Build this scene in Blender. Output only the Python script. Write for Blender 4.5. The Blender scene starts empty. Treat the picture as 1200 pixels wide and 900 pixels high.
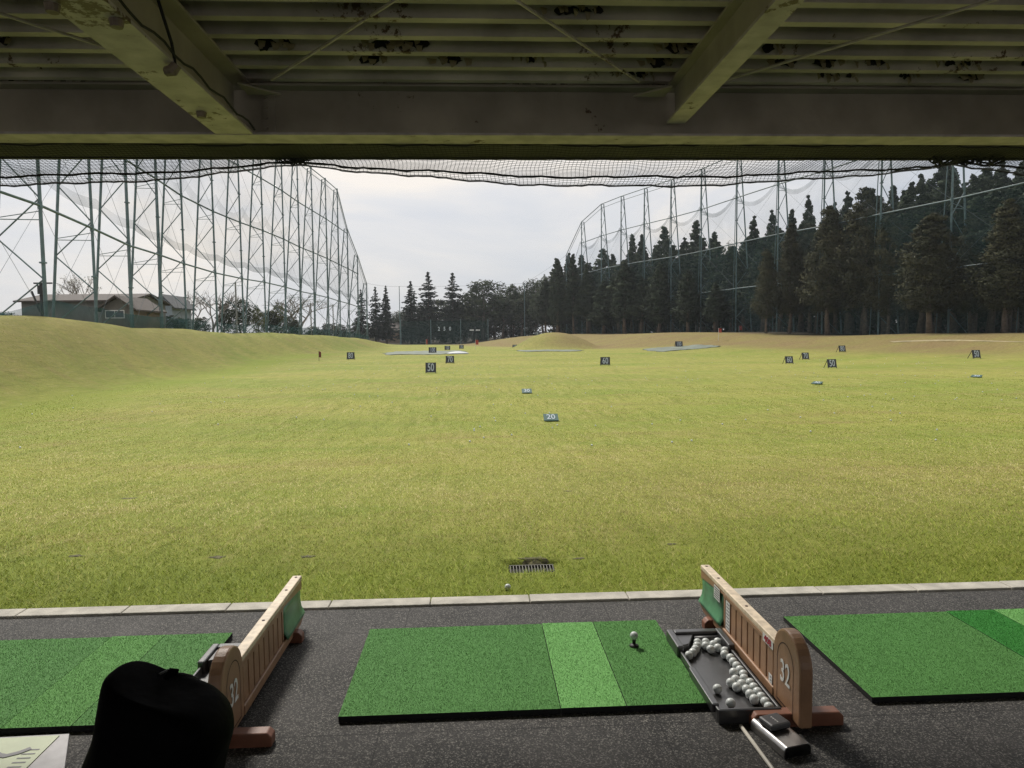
import bpy, math, random
import numpy as np
from mathutils import Vector, Matrix
random.seed(7); rng = np.random.default_rng(11)
sc = bpy.context.scene
C = sc.collection
R = math.radians

# ------------------------------------------------------------------ camera
EYE = 1.6
FPX = 832.0
yaw, pitch, roll = R(2.78), R(3.81), R(0.62)
fw = Vector((math.sin(yaw)*math.cos(pitch), math.cos(yaw)*math.cos(pitch), -math.sin(pitch)))
rt0 = Vector((math.cos(yaw), -math.sin(yaw), 0)); up0 = rt0.cross(fw)
rt = rt0*math.cos(roll) - up0*math.sin(roll); up = rt0*math.sin(roll) + up0*math.cos(roll)
cam = bpy.data.cameras.new('camera'); co = bpy.data.objects.new('camera', cam); C.objects.link(co)
m = Matrix((rt, up, -fw)).transposed().to_4x4(); m.translation = Vector((0, 0, EYE))
co.matrix_world = m
cam.sensor_width = 36; cam.lens = 36*FPX/1200; cam.clip_start = 0.05; cam.clip_end = 5000
sc.camera = co
def X_at(px, d):                      # real-world X of a thing measured at photo column px, d metres down the range
    v = fw + rt*((px-600)/FPX) + up*((450-392)/FPX)
    return v.x/v.y*d
def Z_at(px, py, d):
    v = fw + rt*((px-600)/FPX) + up*((450-py)/FPX)
    return EYE + v.z/v.y*d

# ------------------------------------------------------------------ materials
def mat(name, col, rough=.6, metal=0., spec=.5, var=0., vscale=5., bump=0., bscale=60., col2=None, attr=False, coord='Object'):
    M = bpy.data.materials.new(name); M.use_nodes = True
    nt = M.node_tree; b = nt.nodes['Principled BSDF']
    b.inputs['Roughness'].default_value = rough; b.inputs['Metallic'].default_value = metal
    b.inputs['Specular IOR Level'].default_value = spec
    b.inputs['Base Color'].default_value = (*col, 1)
    tc = nt.nodes.new('ShaderNodeTexCoord')
    if var > 0 or col2:
        n = nt.nodes.new('ShaderNodeTexNoise'); n.inputs['Scale'].default_value = vscale; n.inputs['Detail'].default_value = 6
        nt.links.new(tc.outputs[coord], n.inputs['Vector'])
        mx = nt.nodes.new('ShaderNodeMix'); mx.data_type = 'RGBA'
        c2 = col2 or tuple(max(0, c*(1-var)) for c in col)
        c1 = col if col2 else tuple(min(1, c*(1+var)) for c in col)
        mx.inputs[6].default_value = (*c1, 1); mx.inputs[7].default_value = (*c2, 1)
        rp = nt.nodes.new('ShaderNodeMapRange'); rp.inputs['From Min'].default_value = .35; rp.inputs['From Max'].default_value = .65
        nt.links.new(n.outputs['Fac'], rp.inputs['Value']); nt.links.new(rp.outputs[0], mx.inputs[0])
        nt.links.new(mx.outputs[2], b.inputs['Base Color'])
    if bump > 0:
        n2 = nt.nodes.new('ShaderNodeTexNoise'); n2.inputs['Scale'].default_value = bscale; n2.inputs['Detail'].default_value = 4
        nt.links.new(tc.outputs[coord], n2.inputs['Vector'])
        bp = nt.nodes.new('ShaderNodeBump'); bp.inputs['Strength'].default_value = bump; bp.inputs['Distance'].default_value = .01
        nt.links.new(n2.outputs['Fac'], bp.inputs['Height']); nt.links.new(bp.outputs['Normal'], b.inputs['Normal'])
    return M

def attr_mat(name, stops, rough=.8, obj_var=0., trans=0., spec=.2):
    """colour from the per-face random attribute 'tone', so clumps and blades differ"""
    M = bpy.data.materials.new(name); M.use_nodes = True
    nt = M.node_tree; b = nt.nodes['Principled BSDF']
    b.inputs['Roughness'].default_value = rough; b.inputs['Specular IOR Level'].default_value = spec
    a = nt.nodes.new('ShaderNodeAttribute'); a.attribute_name = 'tone'
    rp = nt.nodes.new('ShaderNodeValToRGB'); e = rp.color_ramp.elements
    while len(e) < len(stops): e.new(.5)
    for k, (p, c) in enumerate(stops): e[k].position = p; e[k].color = (*c, 1)
    nt.links.new(a.outputs['Fac'], rp.inputs[0])
    src = rp.outputs[0]
    if obj_var:
        oi = nt.nodes.new('ShaderNodeObjectInfo')
        hs = nt.nodes.new('ShaderNodeHueSaturation')
        mr = nt.nodes.new('ShaderNodeMapRange'); mr.inputs['To Min'].default_value = 1-obj_var; mr.inputs['To Max'].default_value = 1+obj_var
        nt.links.new(oi.outputs['Random'], mr.inputs['Value']); nt.links.new(mr.outputs[0], hs.inputs['Value'])
        nt.links.new(src, hs.inputs['Color']); src = hs.outputs[0]
    nt.links.new(src, b.inputs['Base Color'])
    if trans:
        tr = nt.nodes.new('ShaderNodeBsdfTranslucent'); nt.links.new(src, tr.inputs['Color'])
        ms = nt.nodes.new('ShaderNodeMixShader'); ms.inputs[0].default_value = trans
        nt.links.new(b.outputs[0], ms.inputs[1]); nt.links.new(tr.outputs[0], ms.inputs[2])
        nt.links.new(ms.outputs[0], nt.nodes['Material Output'].inputs['Surface'])
    return M

def net_mat(name, col, fac, fine=0.):
    """fine knotted netting: too fine to resolve, so a partly open woven sheet"""
    M = bpy.data.materials.new(name); M.use_nodes = True
    nt = M.node_tree; nt.nodes.remove(nt.nodes['Principled BSDF'])
    d = nt.nodes.new('ShaderNodeBsdfDiffuse'); d.inputs['Color'].default_value = (*col, 1)
    t = nt.nodes.new('ShaderNodeBsdfTransparent')
    mx = nt.nodes.new('ShaderNodeMixShader')
    tc = nt.nodes.new('ShaderNodeTexCoord')
    n = nt.nodes.new('ShaderNodeTexNoise'); n.inputs['Scale'].default_value = .22; n.inputs['Detail'].default_value = 5
    nt.links.new(tc.outputs['Object'], n.inputs['Vector'])
    mr = nt.nodes.new('ShaderNodeMapRange'); mr.inputs['From Min'].default_value = .3; mr.inputs['From Max'].default_value = .7
    mr.inputs['To Min'].default_value = fac*.55; mr.inputs['To Max'].default_value = fac*1.45
    nt.links.new(n.outputs['Fac'], mr.inputs['Value']); nt.links.new(mr.outputs[0], mx.inputs[0])
    nt.links.new(t.outputs[0], mx.inputs[1]); nt.links.new(d.outputs[0], mx.inputs[2])
    nt.links.new(mx.outputs[0], nt.nodes['Material Output'].inputs['Surface'])
    return M

M = {}
M['steel'] = mat('tower_paint', (.085, .135, .14), .5, var=.25, vscale=2)
M['cable'] = mat('cable', (.10, .12, .13), .5)
M['net'] = net_mat('range_netting', (.055, .085, .085), .15)
M['net_hem'] = net_mat('range_netting_hem', (.05, .085, .085), .24)
M['net_dense'] = net_mat('windbreak_netting', (.035, .085, .085), .46)
M['net_upper'] = net_mat('upper_netting', (.06, .09, .10), .12)
M['net_right'] = net_mat('netting_on_wood', (.04, .085, .09), .17)
M['screen'] = net_mat('green_screen', (.014, .036, .034), .55)
M['paint_beam'] = mat('old_beam_paint', (.30, .27, .225), .6, var=.18, vscale=3, bump=.2, bscale=30)
M['paint_flange'] = mat('beam_flange_paint', (.37, .33, .325), .55, var=.2, vscale=9, bump=.2, bscale=40)
M['paint_deck'] = mat('deck_paint', (.37, .335, .31), .65, var=.3, vscale=2.5, bump=.3, bscale=25)
def rust_spots(name, amount):
    nt = M[name].node_tree; b_ = nt.nodes['Principled BSDF']; src = b_.inputs['Base Color'].links[0].from_socket
    tc = nt.nodes.new('ShaderNodeTexCoord'); n1 = nt.nodes.new('ShaderNodeTexNoise'); n1.inputs['Scale'].default_value = 16; n1.inputs['Detail'].default_value = 9; n1.inputs['Roughness'].default_value = .7
    n2 = nt.nodes.new('ShaderNodeTexNoise'); n2.inputs['Scale'].default_value = 1.7
    for q in (n1, n2): nt.links.new(tc.outputs['Object'], q.inputs['Vector'])
    mu = nt.nodes.new('ShaderNodeMath'); mu.operation = 'MULTIPLY'; nt.links.new(n1.outputs['Fac'], mu.inputs[0]); nt.links.new(n2.outputs['Fac'], mu.inputs[1])
    mr = nt.nodes.new('ShaderNodeMapRange'); mr.inputs['From Min'].default_value = amount; mr.inputs['From Max'].default_value = amount+.035
    nt.links.new(mu.outputs[0], mr.inputs['Value'])
    mx = nt.nodes.new('ShaderNodeMix'); mx.data_type = 'RGBA'; mx.inputs[7].default_value = (.075, .045, .028, 1)
    nt.links.new(mr.outputs[0], mx.inputs[0]); nt.links.new(src, mx.inputs[6]); nt.links.new(mx.outputs[2], b_.inputs['Base Color'])
rust_spots('paint_flange', .335); rust_spots('paint_beam', .36); rust_spots('paint_deck', .345)
M['flake'] = mat('bare_patch', (.012, .011, .011), .9)
M['curl'] = mat('paint_curl', (.25, .22, .15), .8)
M['rope'] = mat('net_rope', (.012, .013, .013), .9)
M['twine'] = mat('net_twine', (.02, .022, .02), .9)
M['rust'] = mat('rust_steel', (.14, .11, .08), .7, var=.3, vscale=30)
M['wood'] = mat('brown_resin', (.30, .17, .095), .42, var=.12, vscale=14, bump=.1, bscale=90)
M['woodtop'] = mat('brown_resin_cap', (.62, .51, .37), .5, var=.2, vscale=25, bump=.1, bscale=90)
M['groove'] = mat('divider_groove', (.05, .02, .012), .7)
M['foot'] = mat('red_brown_foot', (.19, .075, .042), .5, var=.15, vscale=20)
M['greenflap'] = mat('green_resin', (.06, .20, .10), .4, var=.25, vscale=12)
M['sticker'] = mat('sticker_white', (.62, .62, .60), .5)
M['ink'] = mat('sticker_ink', (.16, .16, .17), .6)
M['red_ink'] = mat('red_ink', (.32, .02, .04), .5)
M['white_num'] = mat('white_paint', (.72, .72, .70), .5)
M['tray'] = mat('black_tray', (.034, .034, .035), .28, spec=1.0, var=.2, vscale=20, bump=.08, bscale=200)
M['ball'] = mat('golf_ball', (.53, .56, .55), .35, var=.06, vscale=40)
M['rubber'] = mat('tee_rubber', (.008, .008, .008), .6)
M['metal'] = mat('brushed_case', (.42, .41, .40), .3, metal=.9, var=.08, vscale=30)
M['darkplastic'] = mat('dark_plastic', (.055, .055, .058), .45, bump=.1, bscale=300)
M['blackface'] = mat('smoked_face', (.006, .006, .006), .2)
M['stick'] = mat('pale_rod', (.62, .58, .50), .35)
M['bag'] = mat('black_nylon', (.0013, .0013, .0013), .75, bump=.5, bscale=14, spec=.05)
M['bagtrim'] = mat('black_webbing', (.006, .006, .006), .6)
M['kerb'] = mat('concrete_kerb', (.44, .415, .36), .85, var=.18, vscale=9, bump=.4, bscale=80)
M['grate'] = mat('galvanised_grate', (.10, .095, .08), .5, metal=.4, var=.2, vscale=20)
M['pit'] = mat('drain_pit', (.012, .011, .009), .9)
M['board'] = mat('board_black', (.016, .02, .022), .5)
M['boardgreen'] = mat('board_green', (.02, .075, .06), .5)
M['digit'] = mat('digit_paint', (.40, .45, .48), .5)
M['frame'] = mat('black_frame', (.02, .02, .022), .6)
M['flag'] = mat('red_flag', (.30, .035, .02), .7)
M['flagdark'] = mat('dark_red_flag', (.16, .03, .02), .7)
M['pole'] = mat('pole_white', (.6, .6, .58), .5)
M['tarp'] = mat('target_net', (.125, .15, .115), .8, var=.25, vscale=.7, bump=.5, bscale=3)
M['sand'] = mat('sand_pale', (.29, .24, .13), .9, var=.2, vscale=1)
M['whitecloth'] = mat('white_cloth', (.5, .52, .53), .7)
M['wall_a'] = mat('house_wall_cream', (.15, .15, .14), .8, var=.12, vscale=1.5)
M['wall_b'] = mat('house_wall_brown', (.17, .13, .09), .8, var=.12, vscale=1.5)
M['wall_c'] = mat('house_wall_blue', (.24, .28, .31), .8, var=.1, vscale=1.5)
M['wall_d'] = mat('shed_wall_grey', (.115, .105, .09), .8, var=.15, vscale=1.5)
M['roof_a'] = mat('roof_brown', (.07, .058, .05), .9, var=.2, vscale=3)
M['roof_b'] = mat('roof_grey', (.08, .085, .09), .9, var=.2, vscale=3)
M['glass'] = mat('window_glass', (.03, .035, .04), .15)
M['bark'] = mat('cedar_bark', (.11, .085, .065), .9, var=.3, vscale=3, bump=.6, bscale=12)
M['barkpale'] = mat('bare_bark', (.17, .15, .125), .9, var=.3, vscale=4)
M['hood'] = mat('concrete_pole', (.2, .2, .19), .8)
M['cedar'] = attr_mat('cedar_foliage', [(0, (.023, .034, .022)), (.45, (.035, .050, .030)), (.8, (.048, .062, .036)), (1, (.068, .076, .042))], .9, .22)
M['cedarfront'] = attr_mat('cedar_foliage_olive', [(0, (.034, .038, .021)), (.45, (.050, .052, .027)), (.8, (.066, .064, .033)), (1, (.085, .08, .042))], .9, .18)
M['fir'] = attr_mat('fir_foliage', [(0, (.012, .020, .015)), (.6, (.026, .038, .026)), (1, (.05, .062, .04))], .9, .2)
M['leaf'] = attr_mat('broadleaf_foliage', [(0, (.014, .024, .012)), (.6, (.034, .048, .022)), (1, (.075, .085, .04))], .85, .3)
M['bamboo'] = attr_mat('light_foliage', [(0, (.05, .06, .02)), (.6, (.11, .12, .04)), (1, (.17, .17, .07))], .85, .2)
M['bud'] = attr_mat('spring_buds', [(0, (.14, .13, .08)), (1, (.26, .25, .16))], .85, .1)
M['lawn'] = attr_mat('lawn_blades', [(0, (.15, .20, .024)), (.3, (.275, .345, .042)), (.55, (.365, .385, .08)), (.8, (.49, .43, .16)), (1, (.62, .54, .28))], .7, 0, .3)
def turf(name, c):
    return attr_mat(name, [(0, tuple(x*.84 for x in c)), (.5, c), (1, tuple(min(1, x*1.22) for x in c))], .75, 0, .15)
M['turf'] = turf('turf_green', (.115, .30, .08))
M['turfpale'] = turf('turf_pale', (.215, .50, .15))
M['turfmid'] = turf('turf_fresh', (.14, .355, .09))
M['turfdeep'] = turf('turf_deep', (.05, .265, .045))
M['matedge'] = mat('mat_backing', (.006, .006, .006), .9)
M['sheet'] = mat('pale_green_sheet', (.37, .42, .26), .5, var=.1, vscale=6)
M['greyplate'] = mat('grey_plate', (.27, .26, .27), .45, var=.18, vscale=14)

# rubber-chip floor: dark binder, pale chips, joints between the tiles
def floor_mat():
    Mt = bpy.data.materials.new('rubber_chip_floor'); Mt.use_nodes = True
    nt = Mt.node_tree; b = nt.nodes['Principled BSDF']; b.inputs['Roughness'].default_value = .75; b.inputs['Specular IOR Level'].default_value = .3
    tc = nt.nodes.new('ShaderNodeTexCoord')
    v = nt.nodes.new('ShaderNodeTexVoronoi'); v.inputs['Scale'].default_value = 210
    nt.links.new(tc.outputs['Object'], v.inputs['Vector'])
    sep = nt.nodes.new('ShaderNodeSeparateColor'); nt.links.new(v.outputs['Color'], sep.inputs[0])
    r = nt.nodes.new('ShaderNodeValToRGB'); e = r.color_ramp.elements
    e[0].position = .3; e[0].color = (.017, .0165, .016, 1); e[1].position = 1; e[1].color = (.21, .20, .18, 1)
    x = e.new(.72); x.color = (.040, .0385, .036, 1)
    nt.links.new(sep.outputs[0], r.inputs[0])
    # worn, dusty patches
    n = nt.nodes.new('ShaderNodeTexNoise'); n.inputs['Scale'].default_value = 2.2; n.inputs['Detail'].default_value = 8; n.inputs['Roughness'].default_value = .65
    nt.links.new(tc.outputs['Object'], n.inputs['Vector'])
    mr = nt.nodes.new('ShaderNodeMapRange'); mr.inputs['From Min'].default_value = .4; mr.inputs['From Max'].default_value = .75
    mr.inputs['To Max'].default_value = .34
    nt.links.new(n.outputs['Fac'], mr.inputs['Value'])
    mx = nt.nodes.new('ShaderNodeMix'); mx.data_type = 'RGBA'; mx.inputs[7].default_value = (.13, .12, .115, 1)
    nt.links.new(mr.outputs[0], mx.inputs[0]); nt.links.new(r.outputs[0], mx.inputs[6])
    br = nt.nodes.new('ShaderNodeTexBrick'); br.offset = 0; br.inputs['Scale'].default_value = 1
    br.inputs['Brick Width'].default_value = 1.15; br.inputs['Row Height'].default_value = 1.0; br.inputs['Mortar Size'].default_value = .004
    br.inputs['Color1'].default_value = (1, 1, 1, 1); br.inputs['Color2'].default_value = (.93, .93, .93, 1); br.inputs['Mortar'].default_value = (.45, .45, .45, 1)
    mp = nt.nodes.new('ShaderNodeMapping'); mp.inputs['Location'].default_value = (.42, .2, 0)
    nt.links.new(tc.outputs['Object'], mp.inputs['Vector']); nt.links.new(mp.outputs[0], br.inputs['Vector'])
    mu = nt.nodes.new('ShaderNodeMix'); mu.data_type = 'RGBA'; mu.blend_type = 'MULTIPLY'; mu.inputs[0].default_value = 1
    nt.links.new(mx.outputs[2], mu.inputs[6]); nt.links.new(br.outputs['Color'], mu.inputs[7])
    nt.links.new(mu.outputs[2], b.inputs['Base Color'])
    bp = nt.nodes.new('ShaderNodeBump'); bp.inputs['Strength'].default_value = .6; bp.inputs['Distance'].default_value = .004
    nt.links.new(v.outputs['Distance'], bp.inputs['Height']); nt.links.new(bp.outputs[0], b.inputs['Normal'])
    return Mt
M['floor'] = floor_mat()

# range grass: patchy yellow-green winter turf, drier on the banks, bare under the wood
def ground_mat():
    Mt = bpy.data.materials.new('range_grass'); Mt.use_nodes = True
    nt = Mt.node_tree; b = nt.nodes['Principled BSDF']; b.inputs['Roughness'].default_value = .9; b.inputs['Specular IOR Level'].default_value = .1
    tc = nt.nodes.new('ShaderNodeTexCoord')
    def noise(scale, detail=6, sx=1., sy=1., rough=.6):
        mp = nt.nodes.new('ShaderNodeMapping'); mp.inputs['Scale'].default_value = (sx, sy, 1)
        nt.links.new(tc.outputs['Object'], mp.inputs['Vector'])
        n = nt.nodes.new('ShaderNodeTexNoise'); n.inputs['Scale'].default_value = scale; n.inputs['Detail'].default_value = detail; n.inputs['Roughness'].default_value = rough
        nt.links.new(mp.outputs[0], n.inputs['Vector']); return n.outputs['Fac']
    def rng_(v, a, c, lo=0., hi=1.):
        m_ = nt.nodes.new('ShaderNodeMapRange'); m_.inputs['From Min'].default_value = a; m_.inputs['From Max'].default_value = c
        m_.inputs['To Min'].default_value = lo; m_.inputs['To Max'].default_value = hi
        nt.links.new(v, m_.inputs['Value']); return m_.outputs[0]
    def mix(f, a, c, mode='MIX'):
        x = nt.nodes.new('ShaderNodeMix'); x.data_type = 'RGBA'; x.blend_type = mode
        for s, q in ((0, f), (6, a), (7, c)):
            if isinstance(q, (int, float)): x.inputs[s].default_value = q
            elif isinstance(q, tuple): x.inputs[s].default_value = (*q, 1)
            else: nt.links.new(q, x.inputs[s])
        return x.outputs[2]
    big = rng_(noise(.11, 5), .36, .64)
    c = mix(big, (.195, .265, .036), (.305, .30, .073))
    band = rng_(noise(.12, 4, .18, 1.2), .42, .66)
    c = mix(band, c, (.345, .335, .08))
    fine = rng_(noise(5, 10, .6, 1.2, .85), .40, .62)
    c = mix(fine, mix(.5, c, (.11, .125, .02)), c)
    vf = rng_(noise(42, 4, 1, 1, .8), .5, .72)
    c = mix(vf, c, mix(.5, c, (.40, .36, .17)))
    mid = rng_(noise(.8, 9, .5, 1.6, .75), .50, .70)
    c = mix(mid, c, mix(.6, c, (.25, .19, .075)))
    c = mix(rng_(noise(3.4, 5, 1, .12, .7), .50, .66), c, mix(.5, c, (.12, .15, .022)))
    c = mix(rng_(noise(4.5, 5, 1, .10, .75), .54, .68), c, mix(.5, c, (.40, .35, .15)))
    c = mix(rng_(noise(11, 5, 1, .10, .75), .50, .66), c, mix(.4, c, (.10, .12, .02)))
    c = mix(rng_(noise(.5, 6, .22, 1.1, .7), .54, .68), c, mix(.55, c, (.23, .18, .07)))
    c = mix(rng_(noise(.9, 6, .25, 1.0, .7), .55, .70), c, mix(.45, c, (.15, .21, .03)))
    a = nt.nodes.new('ShaderNodeAttribute'); a.attribute_name = 'dry'
    drn = nt.nodes.new('ShaderNodeMath'); drn.operation = 'MULTIPLY'
    nt.links.new(a.outputs['Fac'], drn.inputs[0]); nt.links.new(rng_(noise(.22, 7, .6, 1.3, .7), .36, .62, .62, 1.), drn.inputs[1])
    c = mix(drn.outputs[0], c, mix(fine, (.155, .115, .05), (.255, .19, .088)))
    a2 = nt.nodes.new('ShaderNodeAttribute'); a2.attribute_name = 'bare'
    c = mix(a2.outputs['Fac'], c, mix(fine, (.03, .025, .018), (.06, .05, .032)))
    a3 = nt.nodes.new('ShaderNodeAttribute'); a3.attribute_name = 'lush'
    c = mix(a3.outputs['Fac'], c, mix(.6, c, (.20, .26, .03)))
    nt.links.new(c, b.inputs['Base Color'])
    bp = nt.nodes.new('ShaderNodeBump'); bp.inputs['Strength'].default_value = .8; bp.inputs['Distance'].default_value = .05
    nt.links.new(noise(14, 8, 1, 1, .75), bp.inputs['Height']); nt.links.new(bp.outputs[0], b.inputs['Normal'])
    return Mt
M['ground'] = ground_mat()

# ------------------------------------------------------------------ mesh helpers
def nrm(v):
    v = np.asarray(v, float); l = np.linalg.norm(v); return v/l if l > 1e-12 else v
class MB:
    def __init__(s): s.v = []; s.f = []; s.mi = []; s.n = 0; s.tone = None; s.mats = []
    def add(s, vs, fs, mi=0):
        o = s.n; s.v.extend([tuple(map(float, p)) for p in vs]); s.n += len(vs)
        for f in fs: s.f.append(tuple(i+o for i in f)); s.mi.append(mi)
    def box(s, x0, x1, y0, y1, z0, z1, mi=0):
        v = [(x, y, z) for z in (z0, z1) for y in (y0, y1) for x in (x0, x1)]
        s.add(v, [(0, 2, 3, 1), (4, 5, 7, 6), (0, 1, 5, 4), (2, 6, 7, 3), (0, 4, 6, 2), (1, 3, 7, 5)], mi)
    def tube(s, pts, r, n=8, cap=True, mi=0):
        pts = [np.asarray(p, float) for p in pts]; k = len(pts)
        rs = r if hasattr(r, '__len__') else [r]*k
        vs = []; prev = None
        for i, p in enumerate(pts):
            t = nrm(pts[min(i+1, k-1)]-pts[max(i-1, 0)])
            if prev is None:
                a = np.array((0, 0, 1.)) if abs(t[2]) < .9 else np.array((1., 0, 0)); u = nrm(np.cross(t, a))
            else: u = nrm(prev-t*np.dot(prev, t))
            prev = u; w = np.cross(t, u)
            for j in range(n):
                a = 2*math.pi*j/n; vs.append(p+(u*math.cos(a)+w*math.sin(a))*rs[i])
        fs = [(i*n+j, i*n+(j+1) % n, (i+1)*n+(j+1) % n, (i+1)*n+j) for i in range(k-1) for j in range(n)]
        if cap: fs += [tuple(range(n))[::-1], tuple((k-1)*n+j for j in range(n))]
        s.add(vs, fs, mi)
    def prism(s, poly, axis, a, b, mi=0):
        """polygon (2-D) extruded along axis 0/1/2 from a to b"""
        def P(q, h): l = list(q); l.insert(axis, h); return tuple(l)
        k = len(poly); vs = [P(q, a) for q in poly]+[P(q, b) for q in poly]
        s.add(vs, [tuple(range(k))[::-1], tuple(range(k, 2*k))]+[(i, (i+1) % k, k+(i+1) % k, k+i) for i in range(k)], mi)
    def sweep_rings(s, rings, cap=True, mi=0):
        n = len(rings[0]); k = len(rings); vs = [p for r in rings for p in r]
        fs = [(i*n+j, i*n+(j+1) % n, (i+1)*n+(j+1) % n, (i+1)*n+j) for i in range(k-1) for j in range(n)]
        if cap: fs += [tuple(range(n))[::-1], tuple((k-1)*n+j for j in range(n))]
        s.add(vs, fs, mi)
    def mesh(s, name, mats, smooth=False, tone=None):
        me = bpy.data.meshes.new(name); me.from_pydata(s.v, [], s.f)
        for q in (mats if isinstance(mats, (list, tuple)) else [mats]): me.materials.append(q)
        if any(s.mi): me.polygons.foreach_set('material_index', s.mi)
        if smooth: me.polygons.foreach_set('use_smooth', [True]*len(me.polygons))
        if tone is not None:
            a = me.attributes.new('tone', 'FLOAT', 'FACE'); a.data.foreach_set('value', np.asarray(tone, dtype=np.float32))
        me.update(); return me
    def build(s, name, mats, parent=None, smooth=False, loc=None, bevel=0., tone=None):
        o = bpy.data.objects.new(name, s.mesh(name, mats, smooth, tone)); C.objects.link(o)
        if parent is not None: o.parent = parent
        if loc is not None: o.location = loc
        if bevel:
            b = o.modifiers.new('bevel', 'BEVEL'); b.width = bevel; b.segments = 2; b.limit_method = 'ANGLE'
        return o
def raw_mesh(name, verts, faces, mats, tone=None, smooth=False, normals=None):
    """numpy verts (n,3), faces (m,k) all the same k"""
    me = bpy.data.meshes.new(name); verts = np.asarray(verts, np.float32); faces = np.asarray(faces, np.int32)
    k = faces.shape[1]
    if normals is not None:                    # leaf faces turned to the side their crown faces
        a_, b_, c_ = (verts[faces[:, i]] for i in range(3)); g = np.cross(b_-a_, c_-a_)
        fl = (g*normals[faces[:, 0]]).sum(1) < 0; faces = faces.copy(); faces[fl] = faces[fl][:, ::-1]; smooth = True
    me.vertices.add(len(verts)); me.vertices.foreach_set('co', verts.ravel())
    me.loops.add(faces.size); me.loops.foreach_set('vertex_index', faces.ravel())
    me.polygons.add(len(faces)); me.polygons.foreach_set('loop_start', np.arange(0, faces.size, k, dtype=np.int32))
    me.polygons.foreach_set('loop_total', np.full(len(faces), k, np.int32))
    for q in (mats if isinstance(mats, (list, tuple)) else [mats]): me.materials.append(q)
    if smooth: me.polygons.foreach_set('use_smooth', np.ones(len(faces), bool))
    me.update(calc_edges=True); me.validate()
    if normals is not None:
        q = me.attributes.new('custom_normal', 'FLOAT_VECTOR', 'POINT'); q.data.foreach_set('vector', np.ascontiguousarray(normals, np.float32).ravel())
    if tone is not None:
        a = me.attributes.new('tone', 'FLOAT', 'FACE'); a.data.foreach_set('value', np.asarray(tone, np.float32))
    return me
def link(name, me, parent=None, loc=None, rz=0):
    o = bpy.data.objects.new(name, me); C.objects.link(o)
    if parent is not None: o.parent = parent
    if loc is not None: o.location = loc
    if rz: o.rotation_euler = (0, 0, rz)
    return o
def tag(o, label=None, cat=None, group=None, kind=None):
    if label: o['label'] = label
    if cat: o['category'] = cat
    if group: o['group'] = group
    if kind: o['kind'] = kind
    return o
def thing(name, label, cat, loc=(0, 0, 0), rz=0., group=None):
    o = bpy.data.objects.new(name, None); C.objects.link(o); o.location = loc; o.rotation_euler = (0, 0, rz)
    return tag(o, label, cat, group)
KIDS = {}
def kids(o):
    return [c for c in bpy.data.objects if c.parent == o]
def dup(root, loc=None, rz=None, label=None, group=None, scale=None):
    r = root.copy(); C.objects.link(r)
    if loc is not None: r.location = loc
    if rz is not None: r.rotation_euler = (root.rotation_euler[0], root.rotation_euler[1], rz)
    if scale is not None: r.scale = scale
    if label: r['label'] = label
    if group: r['group'] = group
    for ch in root.children:
        c = ch.copy(); C.objects.link(c); c.parent = r
        for g in ch.children:
            d = g.copy(); C.objects.link(d); d.parent = c
    return r
def text_mesh(txt, size, mt, name, depth=.002, squeeze=1., bold=0., align='CENTER'):
    cu = bpy.data.curves.new(name, 'FONT'); cu.body = txt; cu.size = size; cu.extrude = depth; cu.align_x = align; cu.align_y = 'CENTER'
    cu.offset = bold; cu.resolution_u = 3
    ob = bpy.data.objects.new(name, cu); C.objects.link(ob)
    dg = bpy.context.evaluated_depsgraph_get(); dg.update()
    me = bpy.data.meshes.new_from_object(ob.evaluated_get(dg)); bpy.data.objects.remove(ob)
    me.materials.clear(); me.materials.append(mt); me.name = name
    for v in me.vertices: v.co.x *= squeeze
    return me

# ------------------------------------------------------------------ terrain
LWALL = [(-30, 39), (55, 47), (114, 54.9), (156, 62.8), (191, 70.7), (219, 78.6), (255, 86.5), (286, 94.4), (312, 102.3), (336, 110.2),
         (354, 118.1), (370, 126), (386, 133.9), (399.5, 141.8), (410, 149.7), (421, 157.6), (431, 165.5)]
RWALL = [(1345, 56), (1210, 65), (1111, 74), (1029, 82.5), (963, 93), (910, 103), (862, 113), (821, 123), (786, 131), (755, 139.5), (728, 148), (705, 157), (682, 167), (664, 178)]
LP = [(X_at(p, d), d) for p, d in LWALL]; RP = [(X_at(p, d), d) for p, d in RWALL]
LP[0] = (LP[1][0]+.95, 39.0)
lY = np.array([0]+[q[1] for q in LP]+[190, 260, 2000.]); lX = np.array([LP[0][0]+3.2]+[q[0] for q in LP]+[-26, -40, -60.])
rY = np.array([0]+[q[1] for q in RP]+[230, 2000.]); rX = np.array([RP[0][0]+6]+[q[0] for q in RP]+[16, 0.])
def sstep(a, b, x): t = np.clip((x-a)/(b-a), 0, 1); return t*t*(3-2*t)
bY = [4.2, 5, 6, 8, 10, 15, 20, 30, 48, 57, 66, 76, 94, 115, 160, 230, 3000]
bZ = [-.06, -.075, -.11, -.26, -.42, -.72, -.85, -.78, -.80, -.88, -.84, -.66, -.42, -.3, -.3, -.2, -.2]
cY = [0, 40, 70, 95, 110, 134, 150, 165, 180, 200]; cZ = [3.2, 3.1, 2.75, 2.45, 2.45, 2.1, 1.7, 1.0, .1, -.2]
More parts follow.
